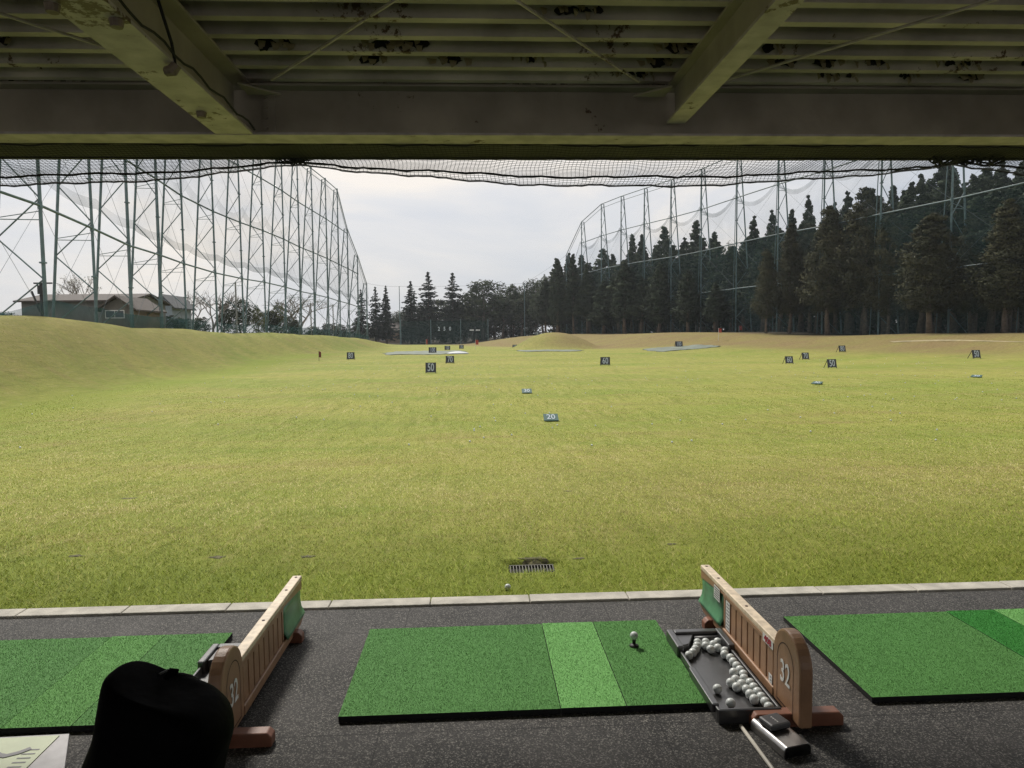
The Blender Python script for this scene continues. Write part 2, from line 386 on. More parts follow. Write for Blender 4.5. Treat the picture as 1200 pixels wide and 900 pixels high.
def height(x, y):
    x = np.asarray(x, float); y = np.asarray(y, float)
    b = np.interp(y, bY, bZ)
    wl = x-np.interp(y, lY, lX)
    cz = np.interp(y, cY, cZ)
    fall = np.where(wl < -1, 1-.55*sstep(-1, -9, wl), 1.)
    kl = sstep(8.2, .3, wl)
    h = b+(cz-b)*kl*fall*sstep(4, 26, y)
    wr = (np.interp(y, rY, rX)-x)*.95
    top = np.interp(y, [0, 60, 80, 110, 150, 180, 230], [1.2, 1.3, 1.4, 1.8, 2.0, 1.6, .6])
    wt = np.interp(y, [0, 75, 95, 112, 160], [13.5, 13.5, 14, 27, 25]); kr = sstep(wt, wt*.27, wr)
    h = h+(top-b)*(.68*kr+.32*sstep(24, 12, wr))*sstep(25, 50, y)
    h = h+2.0*np.clip(-wr-8, 0, 60)/60*sstep(40, 60, y)
    # the grassed mound
    q = ((x-12.3)/7.0)**2+((y-112)/7.5)**2
    h = np.maximum(h, np.minimum(h, 0)+2.55*np.clip(1-q, 0, 1)**1.1+.0*q)
    h = h+.05*np.sin(x*.33+1)*np.sin(y*.21)*sstep(8, 25, y)+.03*np.sin(x*1.1+y*.7)*sstep(8, 30, y)
    h = h+.12*np.sin(y*.23+x*.1)*kl*sstep(10, 40, y)+.18*np.sin(y*.17+2+x*.15)*kr*sstep(30, 60, y)
    # hollow round the drain
    e = np.maximum(np.abs(x-.38)/.21, np.abs(y-5.11)/.135)
    h = h-.05*(1-sstep(.75, 1.25, e))
    return h
def H(x, y): return float(height(x, y))
xs = np.unique(np.concatenate([np.arange(-60, 60.1, 1.0), np.arange(0, .8, .03), np.array([-1500, -900, -500, -300, -200, -150, -120, -100, -90, -80, -70, 70, 80, 90, 100, 120, 150, 200, 300, 500, 900, 1500.])]))
ys = [4.28]; 
while ys[-1] < 2500: ys.append(ys[-1]+max(.12, ys[-1]*.022 if ys[-1] < 260 else ys[-1]*.12))
ys = np.unique(np.concatenate([np.array(ys), np.arange(4.9, 5.35, .03)]))
GX, GY = np.meshgrid(xs, ys); GZ = height(GX, GY)
nx, ny = len(xs), len(ys)
idx = np.arange(nx*ny).reshape(ny, nx)
F = np.stack([idx[:-1, :-1], idx[:-1, 1:], idx[1:, 1:], idx[1:, :-1]], -1).reshape(-1, 4)
gm = raw_mesh('ground', np.stack([GX, GY, GZ], -1).reshape(-1, 3), F, M['ground'], smooth=True)
x_, y_ = GX.ravel(), GY.ravel()
wr_ = (np.interp(y_, rY, rX)-x_)*.95; wl_ = x_-np.interp(y_, lY, lX)
wt_ = np.interp(y_, [0, 75, 95, 112, 160], [0, 0, 1, 15, 13])
dry = np.maximum(sstep(19, 11, wr_-wt_)*sstep(45, 60, y_), .5*sstep(9, 3, wl_)*(y_ > 10)*(.35+.65*sstep(110, 30, y_)))
dry = np.maximum(dry, 1.0*np.clip(1.35-((x_-12.3)/7.6)**2-((y_-112)/8.5)**2, 0, 1)*(.45+.55*sstep(9, 14, x_)))
dry = np.maximum(dry, .35*np.exp(-((y_-9)/3.5)**2)*sstep(-2, 3, x_))
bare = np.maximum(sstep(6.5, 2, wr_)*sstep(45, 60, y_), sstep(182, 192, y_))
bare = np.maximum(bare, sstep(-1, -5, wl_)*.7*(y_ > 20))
lush = np.maximum(.9*sstep(6.3, 4.6, y_), .85*np.exp(-((wl_-9.5)/2.2)**2)*(y_ > 20)*(y_ < 95))
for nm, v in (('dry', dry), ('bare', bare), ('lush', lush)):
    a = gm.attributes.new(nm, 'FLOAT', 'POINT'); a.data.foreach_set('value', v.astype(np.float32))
tag(link('ground', gm), kind='structure')

# grass blades on the near lawn
def lawn():
    N = 560000
    u = rng.random(N); y = 4.30*np.exp(u*math.log(46/4.30))
    ke = rng.random(N) < .02; y = np.where(ke, 4.287+.012*rng.random(N), y)
    x = (rng.random(N)-.5)*2*(y*.86+1.4)+y*.05
    keep = (rng.random(N) < sstep(46, 16, y)*1.02)
    keep &= np.maximum(np.abs(x-.38)/.175, np.abs(y-5.10)/.085) > 1
    # worn dark divots
    for (dx, dy, r) in ((-2.05, 5.55, .13), (-1.35, 5.5, .10), (-3.2, 5.7, .10), (1.55, 5.6, .10), (-.05, 5.35, .08), (.75, 5.25, .09), (2.3, 8.2, .16), (-4.3, 8.8, .2), (1.1, 8.6, .13)):
        q = ((x-dx)/r)**2+((y-dy)/(r*.8))**2
        keep &= (q > 1) | (rng.random(N) < .25)
    x, y = x[keep], y[keep]; n = len(x); z = height(x, y)-.004
    d = np.sqrt(x*x+y*y)
    hh = (.016+.018*rng.random(n))*np.where(y < 5.2, 1.25, 1.)*np.where(d > 8, .9, 1)
    a = rng.random(n)*2*math.pi; w = (.0016+.0012*rng.random(n))*np.maximum(1, d/4.6)**.95
    lean = hh*(.5+1.3*rng.random(n)); b = rng.random(n)*2*math.pi
    p0 = np.stack([x-np.cos(a)*w, y-np.sin(a)*w, z], -1); p1 = np.stack([x+np.cos(a)*w, y+np.sin(a)*w, z], -1)
    p2 = np.stack([x+np.cos(b)*lean, y+np.sin(b)*lean, z+hh], -1)
    V = np.stack([p0, p1, p2], 1).reshape(-1, 3)
    patch = .5+.5*np.sin(x*1.7+np.sin(y*2.1)*1.3)*np.sin(y*1.3+np.sin(x*.9)*1.7)
    strawy = .22+.36*sstep(5.2, 8.0, y)-.16*sstep(11, 20, y)+.22*(patch-.5)
    x0_ = None
    tone = np.clip(strawy+.30*rng.standard_normal(n)*.75, 0, 1)
    nv = np.stack([np.cos(b)*.35, np.sin(b)*.35, np.ones(n)], -1)+rng.standard_normal((n, 3))*.22; nv /= np.linalg.norm(nv, axis=1)[:, None]
    return raw_mesh('grass_blades', V, np.arange(3*n).reshape(-1, 3), M['lawn'], tone, normals=np.repeat(nv, 3, 0))
tag(link('grass', lawn()), kind='stuff')
b = MB()
for (dx, dy, rr) in ((-2.05, 5.55, .13), (-1.35, 5.5, .10), (-3.2, 5.7, .10), (1.55, 5.6, .07), (.75, 5.25, .07), (.42, 5.27, .2), (-4.3, 8.8, .16), (1.1, 8.6, .10)):
    vs = [(dx, dy, H(dx, dy)+.006)]
    for k in range(16):
        a = 2*math.pi*k/16; q = rr*(.35+.5*random.random()); x_d, y_d = dx+q*math.cos(a), dy+q*.55*math.sin(a); vs.append((x_d, y_d, H(x_d, y_d)+.003))
    b.add(vs, [(0, 1+k, 1+(k+1) % 16) for k in range(16)])
tag(b.build('bare_soil', mat('soil', (.085, .078, .032), .95, var=.5, vscale=30)), kind='structure')

# ------------------------------------------------------------------ tee floor, kerb
b = MB(); b.box(-22, 22, -3.7, 4.15, -.25, 0); o = b.build('tee_floor', M['floor']); tag(o, kind='structure')
b = MB(); b.box(-60, 60, -60, -3.705, -.3, -.05); tag(b.build('pavement', mat('pale_paving', (.42, .40, .37), .9, var=.15, vscale=.8)), kind='structure')
b = MB(); x = -21.9
while x < 22:
    b.box(x, x+.595, 4.158, 4.278, -.25, .012+.003*random.random()); x += .6
o = b.build('kerb', M['kerb'], bevel=.006); tag(o, kind='structure')

# drain
t = thing('drain_grate', 'small steel drain grate sunk in the lawn in front of the tees', 'drain', (.38, 5.105, H(.38, 5.105)))
b = MB(); b.box(-.17, .17, -.085, .085, -.02, .004); b.build('pit', M['pit'], t)
t.rotation_euler = (R(6), 0, 0)
b = MB(); b.box(-.165, .165, -.08, -.072, .004, .022); b.box(-.165, .165, .072, .08, .004, .022); b.build('rim', M['grate'], t)
b = MB()
for k in range(15):
    xx = -.16+k*.0225; b.box(xx, xx+.007, -.071, .071, .006, .021)
tag(b.build('bars', M['grate'], t))

# ------------------------------------------------------------------ shelter over the tees
shelter = thing('tee_shelter', 'dark steel roof deck on painted beams over the driving bays', 'roof')
prof = []; pitch_ = .2; y = -5.9; k0 = 0
ZT, ZB = 3.155, 3.10
yy = -3.9+.018
b = MB(); pts = []
while yy < 4.72:
    pts += [(yy, ZT), (yy+.115, ZT), (yy+.135, ZB), (yy+.18, ZB)]; yy += pitch_
pts = [p for p in pts if p[0] < 4.75]
vs = []; fs = []
xsd = np.arange(-20, 20.01, 2.0)
for xd in xsd:
    for p in pts: vs.append((xd, p[0]+.0, p[1]))
n = len(pts)
for i in range(len(xsd)-1):
    for j in range(n-1): fs.append((i*n+j, i*n+j+1, (i+1)*n+j+1, (i+1)*n+j))
b.add(vs, fs)
deck = b.build('roof_deck', M['paint_deck'], shelter)
so = deck.modifiers.new('s', 'SOLIDIFY'); so.thickness = .006; so.offset = 1
b = MB(); b.box(-20, 20, -3.9, 5.0, 3.2, 3.35); b.build('upper_floor_slab', M['paint_deck'], shelter)
def ibeam_x(y0, z0, z1, w, x0=-20, x1=20):
    b = MB(); b.box(x0, x1, y0-w/2, y0+w/2, z0, z0+.014, 1); b.box(x0, x1, y0-.005, y0+.005, z0+.0145, z1-.0145)
    b.box(x0, x1, y0-w/2, y0+w/2, z1-.014, z1, 0); return b
ibeam_x(4.42, 2.80, 3.098, .19).build('edge_beam', [M['paint_beam'], M['paint_flange']], shelter)
# beam splice with bolt heads, beside the left cross beam
b = MB(); b.box(-1.255, -1.185, 4.40, 4.413, 2.83, 3.07)
for zz in (2.86, 2.92, 2.98, 3.04): b.tube([(-1.235, 4.40, zz), (-1.235, 4.385, zz)], .011, 6)
b.build('splice_plate', M['paint_beam'], shelter)
def ibeam_y(x0, z0, z1, w, y0, y1, tw=.012):
    b = MB(); b.box(x0-w/2, x0+w/2, y0, y1, z0, z0+.016, 1); b.box(x0-tw/2, x0+tw/2, y0, y1, z0+.0165, z1-.0145)
    b.box(x0-w/2, x0+w/2, y0, y1, z1-.014, z1, 0); return b
for kx in (-6.02, -1.41, 3.2+.35*0+5.2*0+4.4*0+2.62*0+2.9*0):
    pass
big = ibeam_y(0, 2.803, 3.096, .215, -3.9, 4.322).build('cross_beam', [M['paint_beam'], M['paint_flange']], shelter, loc=(-1.405, 0, 0))
for xx in (-10.6, -6.0, 3.78, 8.4): 
    c = big.copy(); C.objects.link(c); c.parent = shelter; c.location = (xx, 0, 0)
# round lugs, bolts and a hanging lead on the big beam's flange
for (lx, ly) in ((-1.50, 2.70), (-1.335, 2.82), (-1.44, 3.92)):
    b = MB(); b.tube([(lx, ly, 2.802), (lx, ly, 2.775)], [.028, .022], 10); b.build('bolt', M['rust'], shelter)
b = MB(); b.tube([(-1.29, 3.25, 2.80), (-1.31, 3.25, 2.775), (-1.34, 3.26, 2.775)], [.022, .026, .022], 8); b.build('clamp', M['rust'], shelter)
b = MB(); pts = [(-1.285, 2.62+.1*k, 2.835+.012*math.sin(k*1.7)) for k in range(18)]; b.tube(pts, .006, 5); b.build('cable', M['rope'], shelter)
b = MB(); b.tube([(-1.297, 3.25, 2.80), (-1.288, 3.2, 2.87), (-1.29, 3.13, 2.95), (-1.32, 3.1, 3.09)], .007, 5); b.build('cable', M['rope'], shelter)
small = ibeam_y(0, 2.872, 3.096, .112, -3.9, 4.322, .010).build('secondary_beam', [M['paint_beam'], M['paint_flange']], shelter, loc=(1.215, 0, 0))
for xx in (-3.7, 6.1):
    c = small.copy(); C.objects.link(c); c.parent = shelter; c.location = (xx, 0, 0)
# thin diagonal brace rods
for (p, q) in (((.95, 1.6, 3.035), (-1.12, 4.11, 3.04)), ((-1.05, 1.6, 3.055), (.94, 4.10, 3.04)), ((4.3, .7, 3.04), (1.40, 4.10, 3.04)), ((-3.4, 1.6, 3.04), (-1.55, 4.0, 3.04)), ((3.65, 4.1, 3.05), (1.3, 1.3, 3.05))):
    b = MB(); b.tube([p, q], .008, 6); b.build('brace_rod', M['paint_flange'], shelter)
for (gx, s) in ((.95, 1), (-1.12, -1)):
    b = MB(); b.prism([(gx, 4.30), (gx+s*.19, 4.30), (gx+s*.19, 4.12)], 2, 3.02, 3.03); b.build('gusset_plate', M['paint_beam'], shelter)
# soffit strip and gutter outside the edge beam
b = MB(); b.box(-20, 20, 4.517, 4.90, 2.812, 2.83); b.box(-20, 20, 4.90, 4.93, 2.803, 3.0); b.build('soffit', mat('soffit_paint', (.045, .042, .034), .8, var=.3, vscale=4), shelter)
b = MB(); b.box(-20, 20, -3.7, -3.6, 0, 1.0); b.box(-20, 20, -3.7, -3.6, 2.85, 3.2); b.build('back_wall', mat('back_wall_paint', (.45, .42, .36), .8, var=.1, vscale=1), shelter)  # unseen wall, pale and left open mid-height so fill light enters from behind
for xx in (-10.6, -6.0, 8.4):
    b = MB(); b.box(xx-.08, xx+.08, -3.5, -3.34, 0, 2.80); b.build('column', M['paint_beam'], shelter)
# peeling paint: bare ragged patches and curled flakes under the ribs
def ragged(cx, yc, sx, sz, n=13):
    pts = [(cx+sx*math.cos(2*math.pi*k/n)*random.uniform(.5, 1.1), ZB+.026+sz*math.sin(2*math.pi*k/n)*random.uniform(.45, 1.15)) for k in range(n)]
    vs = [(cx, yc, ZB+.026)]+[(q[0], yc-.006*random.random(), q[1]) for q in pts]
    return vs, [(0, 1+k, 1+(k+1) % n) for k in range(n)]
def ribY(y):  # nearest rib underside
    k = round((y-(-5.9+.018+.157))/.2); return -5.9+.018+.157+.2*k
fb = MB(); cb = MB()
def ceil_pt(px, py, z=3.1):
    v = fw+rt*((px-600)/FPX)+up*((450-py)/FPX); t_ = (z-EYE)/v.z; return v.x*t_, v.y*t_
for (px, py, n, spread, s) in ((428, 63, 2, 6, 1.), (455, 60, 3, 10, .8), (485, 60, 3, 14, 1.1), (528, 62, 3, 8, 1.), (316, 55, 2, 8, .9), (340, 56, 1, 4, .9), (622, 96, 7, 20, .7), (655, 96, 2, 8, .5), (665, 18, 3, 12, .6),
                              (690, 20, 2, 8, .5), (775, 64, 3, 10, .9), (790, 60, 3, 10, 1.2), (800, 52, 2, 8, .8), (735, 93, 3, 14, .5), (775, 96, 2, 8, .7), (890, 62, 1, 5, .8), (905, 79, 2, 8, .9), (950, 80, 2, 8, 1.), (1010, 80, 2, 5, .6),
                              (1142, 83, 2, 6, 1.2), (1090, 81, 2, 8, .5), (1118, 80, 2, 8, .4), (1178, 81, 1, 8, .5), (965, 94, 4, 18, .4), (1035, 95, 3, 14, .4), (15, 52, 2, 8, .5), (62, 90, 3, 12, .6), (8, 91, 1, 5, .5), (92, 90, 2, 8, .4), (630, 75, 3, 16, .35)):
    for q in range(n):
        x0, y0 = ceil_pt(px+random.uniform(-spread, spread), py+4, 3.125); y0 = ribY(y0)-.050
        vs, fs = ragged(x0, y0, .052*s*random.uniform(.6, 1.4), .036*min(1.1, s+.2)*random.uniform(.6, 1.1)); fb.add(vs, fs)
        for _ in range(2):
            x1 = x0+random.uniform(-.09, .09); w_ = .022*s*random.uniform(.6, 1.3); z1 = ZB+random.uniform(.0, .04)
            cb.add([(x1-w_, y0-.004, z1+.02), (x1+w_, y0-.004, z1+.015), (x1+w_*.8, y0-.03*random.random()-.008, z1-.018), (x1-w_*.3, y0-.035*random.random()-.01, z1-.028)], [(0, 1, 2, 3)])
tag(fb.build('bare_patch', M['flake'], shelter), kind='stuff'); tag(cb.build('paint_flake', M['curl'], shelter), kind='stuff')

# ------------------------------------------------------------------ netting hung under the roof edge
nett = thing('canopy_net', 'black knotted safety net sagging along the roof edge', 'net')
def tie_k(x):
    u = ((x+1.2) % 4.62)/4.62; return 4*u*(1-u)
def net_pt(x, v):
    s = tie_k(x)
    P0 = (4.53, 2.798); P2 = (4.93, 2.786-.098*s); P3 = (5.04, 2.800-.150*s)
    if v < .75:
        t_ = v/.75; yy_ = P0[0]+(P2[0]-P0[0])*t_; zz_ = P0[1]+(P2[1]-P0[1])*t_-.02*math.sin(math.pi*t_)*s
    else:
        t_ = (v-.75)/.25; yy_ = P2[0]+(P3[0]-P2[0])*t_; zz_ = P2[1]+(P3[1]-P2[1])*t_-.012*math.sin(math.pi*t_)
    return np.array((x+.012*math.sin(v*7+x*3), yy_+.01*math.sin(x*2.3), zz_+.006*math.sin(x*5+v*3)+.004*math.sin(x*17)))
b = MB()
XS = np.arange(-5.8, 8.0, .027); VS = np.linspace(0, 1, 25)
for xq in XS: b.tube([net_pt(xq, v) for v in VS[::2]], .0016, 3, False)
for v in VS: b.tube([net_pt(xq, v) for xq in XS[::3]], .0016, 3, False)
b.build('mesh', M['twine'], nett)
for (v, r) in ((0, .006), (.75, .0075), (1, .006)):
    b = MB(); b.tube([net_pt(xq, v)+np.array((0, 0, .002*math.sin(xq*31)+.002*math.sin(xq*57))) for xq in np.arange(-5.8, 8.0, .05)], r, 6); b.build('rope', M['rope'], nett)
for tx, big_ in ((-1.2, .45), (3.42, 1.3), (-5.82, 1.)):
    b = MB(); b.tube([(tx, 4.90, 2.81), (tx+.005, 4.91, 2.77)], .012, 6)
    for q in range(26):
        a = random.uniform(-.17, .17)*big_; dz = random.uniform(-.01, .022)*big_
        b.tube([(tx+a-.05, 4.86+random.uniform(-.06, .05), 2.785+dz), (tx+a, 4.88+random.uniform(-.04, .05), 2.770+dz+random.uniform(-.012, .006)), (tx+a+.05, 4.87+random.uniform(-.05, .06), 2.786+dz)], .004*big_+.001, 5)
    b.build('gathered_net', M['rope'], nett)

# ------------------------------------------------------------------ hitting mats
def nrm_rows(a): return a/np.linalg.norm(a, axis=1)[:, None]
def turf_panel(x0, x1, y0, y1, z, n_per=85000, h=.0045):
    """box with pile on top and over the edges"""
    b = MB(); b.box(x0, x1, y0, y1, .004, z)
    base_faces = len(b.f)
    n = int((x1-x0)*(y1-y0)*n_per)
    x = x0+(x1-x0)*rng.random(n); y = y0+(y1-y0)*rng.random(n); hh = h*(.6+.8*rng.random(n))
    a = rng.random(n)*6.283; w = .0007+.0006*rng.random(n); l = hh*1.2*rng.random(n); bb = rng.random(n)*6.283
    V = np.stack([np.stack([x-np.cos(a)*w, y-np.sin(a)*w, np.full(n, z-.001)], -1), np.stack([x+np.cos(a)*w, y+np.sin(a)*w, np.full(n, z-.001)], -1),
                  np.stack([x+np.cos(bb)*l, y+np.sin(bb)*l, z+hh], -1)], 1).reshape(-1, 3)
    wear = .5+.30*np.exp(-((x-(x0+x1)/2)/.22)**2-((y-3.45)/.2)**2)*(x1-x0 > .5)-.14*np.exp(-((x-x0-.12)/.1)**2-((y-3.2)/.25)**2)+.10*np.sin(x*6+1.3*np.sin(y*7))*np.sin(y*5.3)+.20*rng.standard_normal(n)
    vv = np.concatenate([np.array(b.v), V]); me = bpy.data.meshes.new('turf')
    tf = np.arange(3*n).reshape(-1, 3); g = np.cross(V[1::3]-V[0::3], V[2::3]-V[0::3])[:, 2] < 0; tf[g] = tf[g][:, ::-1]
    faces = list(b.f)+[tuple(r) for r in (tf+len(b.v)).tolist()]
    me.from_pydata(vv.tolist(), [], faces)
    me.polygons.foreach_set('use_smooth', [False]*base_faces+[True]*n)
    fn = np.zeros(len(me.polygons)*3, np.float32); me.polygons.foreach_get('normal', fn); fn = fn.reshape(-1, 3)
    up_ = np.concatenate([np.repeat(fn[:base_faces], 4, 0), np.repeat(nrm_rows(np.stack([np.cos(bb)*.3, np.sin(bb)*.3, np.ones(n)], -1)+rng.standard_normal((n, 3))*.2), 3, 0)])
    q = me.attributes.new('custom_normal', 'FLOAT_VECTOR', 'CORNER'); q.data.foreach_set('vector', np.ascontiguousarray(up_, np.float32).ravel())
    at = me.attributes.new('tone', 'FLOAT', 'FACE'); at.data.foreach_set('value', np.concatenate([np.full(base_faces, .3), np.clip(wear, 0, 1)]).astype(np.float32))
    return me, base_faces
def panel(name, x0, x1, mats, parent, y0=2.895, y1=3.785, z=.027):
    me, bf = turf_panel(x0, x1, y0, y1, z); me.materials.append(mats); me.materials.append(M['matedge'])
    for k in (0, 2, 3, 4, 5): me.polygons[k].material_index = 1
    return link(name, me, parent)
def make_mat(label, stripm, x):
    t = thing('hitting_mat', label, 'golf mat', (x, 0, 0), group='golf mats in the bays')
    panel('stance_panel', -.60, .331, M['turf'], t)
    panel('strip_panel', .335, .613, stripm, t, 2.897, 3.79, .028)
    panel('ball_panel', .617, .965, M['turf'] if stripm is not M['turfdeep'] else M['turfpale'], t, 2.897, 3.79, .028)
    return t
make_mat('green turf mat with a pale strip and a teed ball', M['turfpale'], 0)
make_mat('green turf mat partly hidden behind the black bag', M['turfmid'], -2.3)
make_mat('green turf mat with a deep green strip right of the 32 divider', M['turfdeep'], 2.285)

# tee and teed ball
t = thing('rubber_tee', 'black rubber tee standing on the middle mat', 'golf tee', (.773, 3.467, .030))
b = MB(); b.tube([(0, 0, 0), (0, 0, .006), (0, 0, .012)], [.024, .022, .009], 16); b.build('base', M['rubber'], t, True)
b = MB(); b.tube([(0, 0, .012), (0, 0, .028), (0, 0, .034)], [.0085, .0085, .011], 14); b.build('cup', M['rubber'], t, True)
def ball_mesh(sub, name='golf_ball'):
    import bmesh
    bm = bmesh.new(); bmesh.ops.create_icosphere(bm, subdivisions=sub, radius=.0207)
    for f in bm.faces: f.smooth = True
    me = bpy.data.meshes.new(name); bm.to_mesh(me); bm.free(); me.materials.append(M['ball']); return me
# dimples: bump from a voronoi pattern
def dimple():
    nt = M['ball'].node_tree; b_ = nt.nodes['Principled BSDF']; tc = nt.nodes.new('ShaderNodeTexCoord')
    v = nt.nodes.new('ShaderNodeTexVoronoi'); v.inputs['Scale'].default_value = 230
    nt.links.new(tc.outputs['Object'], v.inputs['Vector'])
    bp = nt.nodes.new('ShaderNodeBump'); bp.inputs['Strength'].default_value = .35; bp.inputs['Distance'].default_value = .001
    nt.links.new(v.outputs['Distance'], bp.inputs['Height']); nt.links.new(bp.outputs[0], b_.inputs['Normal'])
dimple()
BALL = ball_mesh(3)
tag(link('golf_ball', BALL, None, (.773, 3.467, .030+.034+.0195)), 'white golf ball sitting on the black tee', 'golf ball')

# ------------------------------------------------------------------ bay dividers
def make_divider(label, x, side):
    """side=-1: numbered face looks left (-X); +1: looks right"""
    t = thing('bay_divider', label, 'divider', (x, 0, 0), group='brown dividers between the bays')
    w = .025
    # fence body: thin core, rails and slats
    b = MB(); b.box(-.012, .012, 2.93, 3.90, .055, .262); b.build('core_panel', M['groove'], t)
    b = MB(); b.box(-w, w, 2.915, 3.93, .262, .286, 1); b.box(-w, w, 2.915, 3.555, .238, .2615, 0); b.build('top_rail', [M['wood'], M['woodtop']], t, bevel=.004)
    b = MB(); b.prism([(2.915, .035), (3.86, .035), (3.925, .06), (3.925, .078), (2.915, .078)], 0, -w-.006, w+.006); b.build('bottom_rail', [M['wood']], t, bevel=.005)
    for k in range(8):
        y0 = 2.937+k*.0745; b = MB(); b.box(-w+.004, w-.004, y0, y0+.063, .079, .2375); b.build('slat', M['wood'], t, bevel=.003)
    b = MB(); b.box(-w+.004, w-.004, 3.534, 3.555, .079, .2375); b.build('stile', M['wood'], t)
    # far end: rail over a curved green flap
    b = MB(); b.prism([(3.556, .245), (3.556, .2615), (3.93, .2615), (3.93, .205), (3.90, .215)], 0, -w+.003, w-.003); b.build('end_bracket', M['wood'], t, bevel=.003)
    for s in (-1, 1):
        rings = []
        for yq in np.linspace(3.556, 3.915, 8):
            ring = []
            prof_ = [(.0125, .24), (.018, .20), (.016, .16), (.022, .12), (.036, .092), (.042, .080)]
            for (pxx, pzz) in prof_: ring.append((s*pxx, yq, pzz))
            for (pxx, pzz) in prof_[::-1]: ring.append((s*(pxx-.004), yq, pzz-.002))
            rings.append(ring)
        b = MB(); b.sweep_rings(rings); b.build('green_flap', M['greenflap'], t, True)
    # screws on the rail
    for yq in (3.90, 3.70, 3.3):
        b = MB(); b.tube([(0, yq, .286), (0, yq, .288)], .0075, 8); b.build('screw', M['groove'], t)
    # arched end post with an incised panel
    arch = [(2.665, .03)]
    R_ = .13; cz = .248; cy = 2.795
    for k in range(17):
        a = math.pi*(1-k/16); arch.append((cy+R_*math.cos(a)*1.0, cz+R_*math.sin(a)))
    arch.append((2.925, .03))
    b = MB(); b.prism(arch, 0, -.027, .027); b.build('arched_post', M['wood'], t, bevel=.009)
    pan = [(2.725, .05)]
    for k in range(13):
        a = math.pi*(1-k/12); pan.append((2.803+.078*math.cos(a), .236+.085*math.sin(a)))
    pan.append((2.881, .05))
    for s in (-1, 1):
        b = MB(); inner = [((y_-2.803)*.95+2.803, (z_-.2)*.96+.2) for (y_, z_) in pan]
        n_ = len(pan); xo = s*.0278
        vs = [(xo, *q) for q in pan]+[(xo, *q) for q in inner]
        b.add(vs, [(k, (k+1) % n_, n_+(k+1) % n_, n_+k) for k in range(n_)]); b.build('panel_groove', M['groove'], t)
    me = text_mesh('32', .132, M['white_num'], 'bay_number', .0008, .74, .0008)
    o = link('bay_number', me, t, (side*.0290, 2.80, .19)); o.rotation_euler = (R(90), 0, R(90*side))
    # cross feet
    for (yf, l_, nm) in ((2.76, .19, 'foot'), (3.72, .075, 'foot')):
        b = MB(); zt = .058
        b.prism([(-l_, .0), (-l_, .040), (-l_+.018, zt), (l_-.018, zt), (l_, .040), (l_, .0)], 1, yf-.028, yf+.028, 0)
        b.build(nm, M['foot'], t, bevel=.005)
    return t
dR = make_divider('brown arched divider marked 32 right of the middle mat', 1.285, -1)
dL = make_divider('brown arched divider partly hidden behind the black bag', -1.018, 1)
def sticker(parent, face_x, y0, y1, z0, z1, lines=5, red=None):
    s = -1
    b = MB(); b.box(face_x-.0012, face_x, y0, y1, z0, z1); st = b.build('sticker', M['sticker'], parent)
    if red:
        me = text_mesh(red, (z1-z0)*1.12, M['red_ink'], 'red_print', .0005, 1.25, .0015)
        o = link('red_print', me, st, (face_x-.002, (y0+y1)/2, (z0+z1)/2)); o.rotation_euler = (R(90), 0, R(-90))
    else:
        b = MB()
        for k in range(lines):
            zz = z1-(k+.7)*(z1-z0)/(lines+.6); b.box(face_x-.0018, face_x-.0013, y0+.006, y1-.006-.012*random.random(), zz-.003, zz+.003)
        b.build('fine_print', M['ink'], st)
sticker(dR, -.0265, 3.60, 3.69, .188, .258, 5)
sticker(dR, -.0220, 3.462, 3.518, .085, .235, 8)
sticker(dR, -.0265, 2.925, 3.035, .236, .272, 1, '408')
sticker(dR, -.0265, 2.93, 2.965, .082, .12, 2)

# ------------------------------------------------------------------ ball trays
def make_tray(label, x):
    t = thing('ball_tray', label, 'tray', (x, 0, 0), group='black ball trays')
    x0, x1, y0, y1 = .968, 1.232, 2.785, 3.525
    b = MB(); b.box(x0+.004, x1-.004, y0+.004, y1-.004, .006, .024); b.build('tray_floor', M['tray'], t)
    def rim(nm, poly_z, ax0, ax1): pass
    b = MB()
    b.box(x0, x0+.013, y0, 3.33, .003, .060); b.box(x1-.013, x1, y0, 3.33, .003, .062)
    b.box(x0, x1, y0-.014, y0-.0005, .003, .064)
    b.build('low_rim', M['tray'], t, bevel=.004)
    b = MB(); b.box(x0-.012, x0+.018, y0+.03, y0+.36, .030, .067); b.build('grip_lip', M['tray'], t, bevel=.004)
    b = MB()
    b.box(x0-.012, x0+.022, 3.332, y1+.012, .003, .082); b.box(x1-.022, x1+.012, 3.332, y1+.012, .003, .082)
    b.box(x0+.0225, x1-.0225, 3.495, y1+.012, .003, .0815); b.build('high_rim', M['tray'], t, bevel=.006)
    b = MB(); P = [(x0+.024, 3.492, .070), (x0+.115, 3.492, .070), (x0+.062, 3.385, .070), (x0+.024, 3.37, .070)]
    Q = [(p[0], p[1], .025) for p in P]; b.add(P+Q, [(0, 1, 2, 3)[::-1], (0, 4, 5, 1)[::-1], (1, 5, 6, 2)[::-1], (2, 6, 7, 3)[::-1], (3, 7, 4, 0)[::-1]]); b.build('corner_chute', M['tray'], t, bevel=.003)
    b = MB(); b.tube([(x0+.118, 3.475, .05), (x1-.026, 3.475, .05)], .017, 10); b.build('roller', M['darkplastic'], t, True)
    return t
make_tray('black plastic ball tray beside the 32 divider holding range balls', 0)
make_tray('black ball tray at the left mat, half hidden by divider and bag', -2.3)
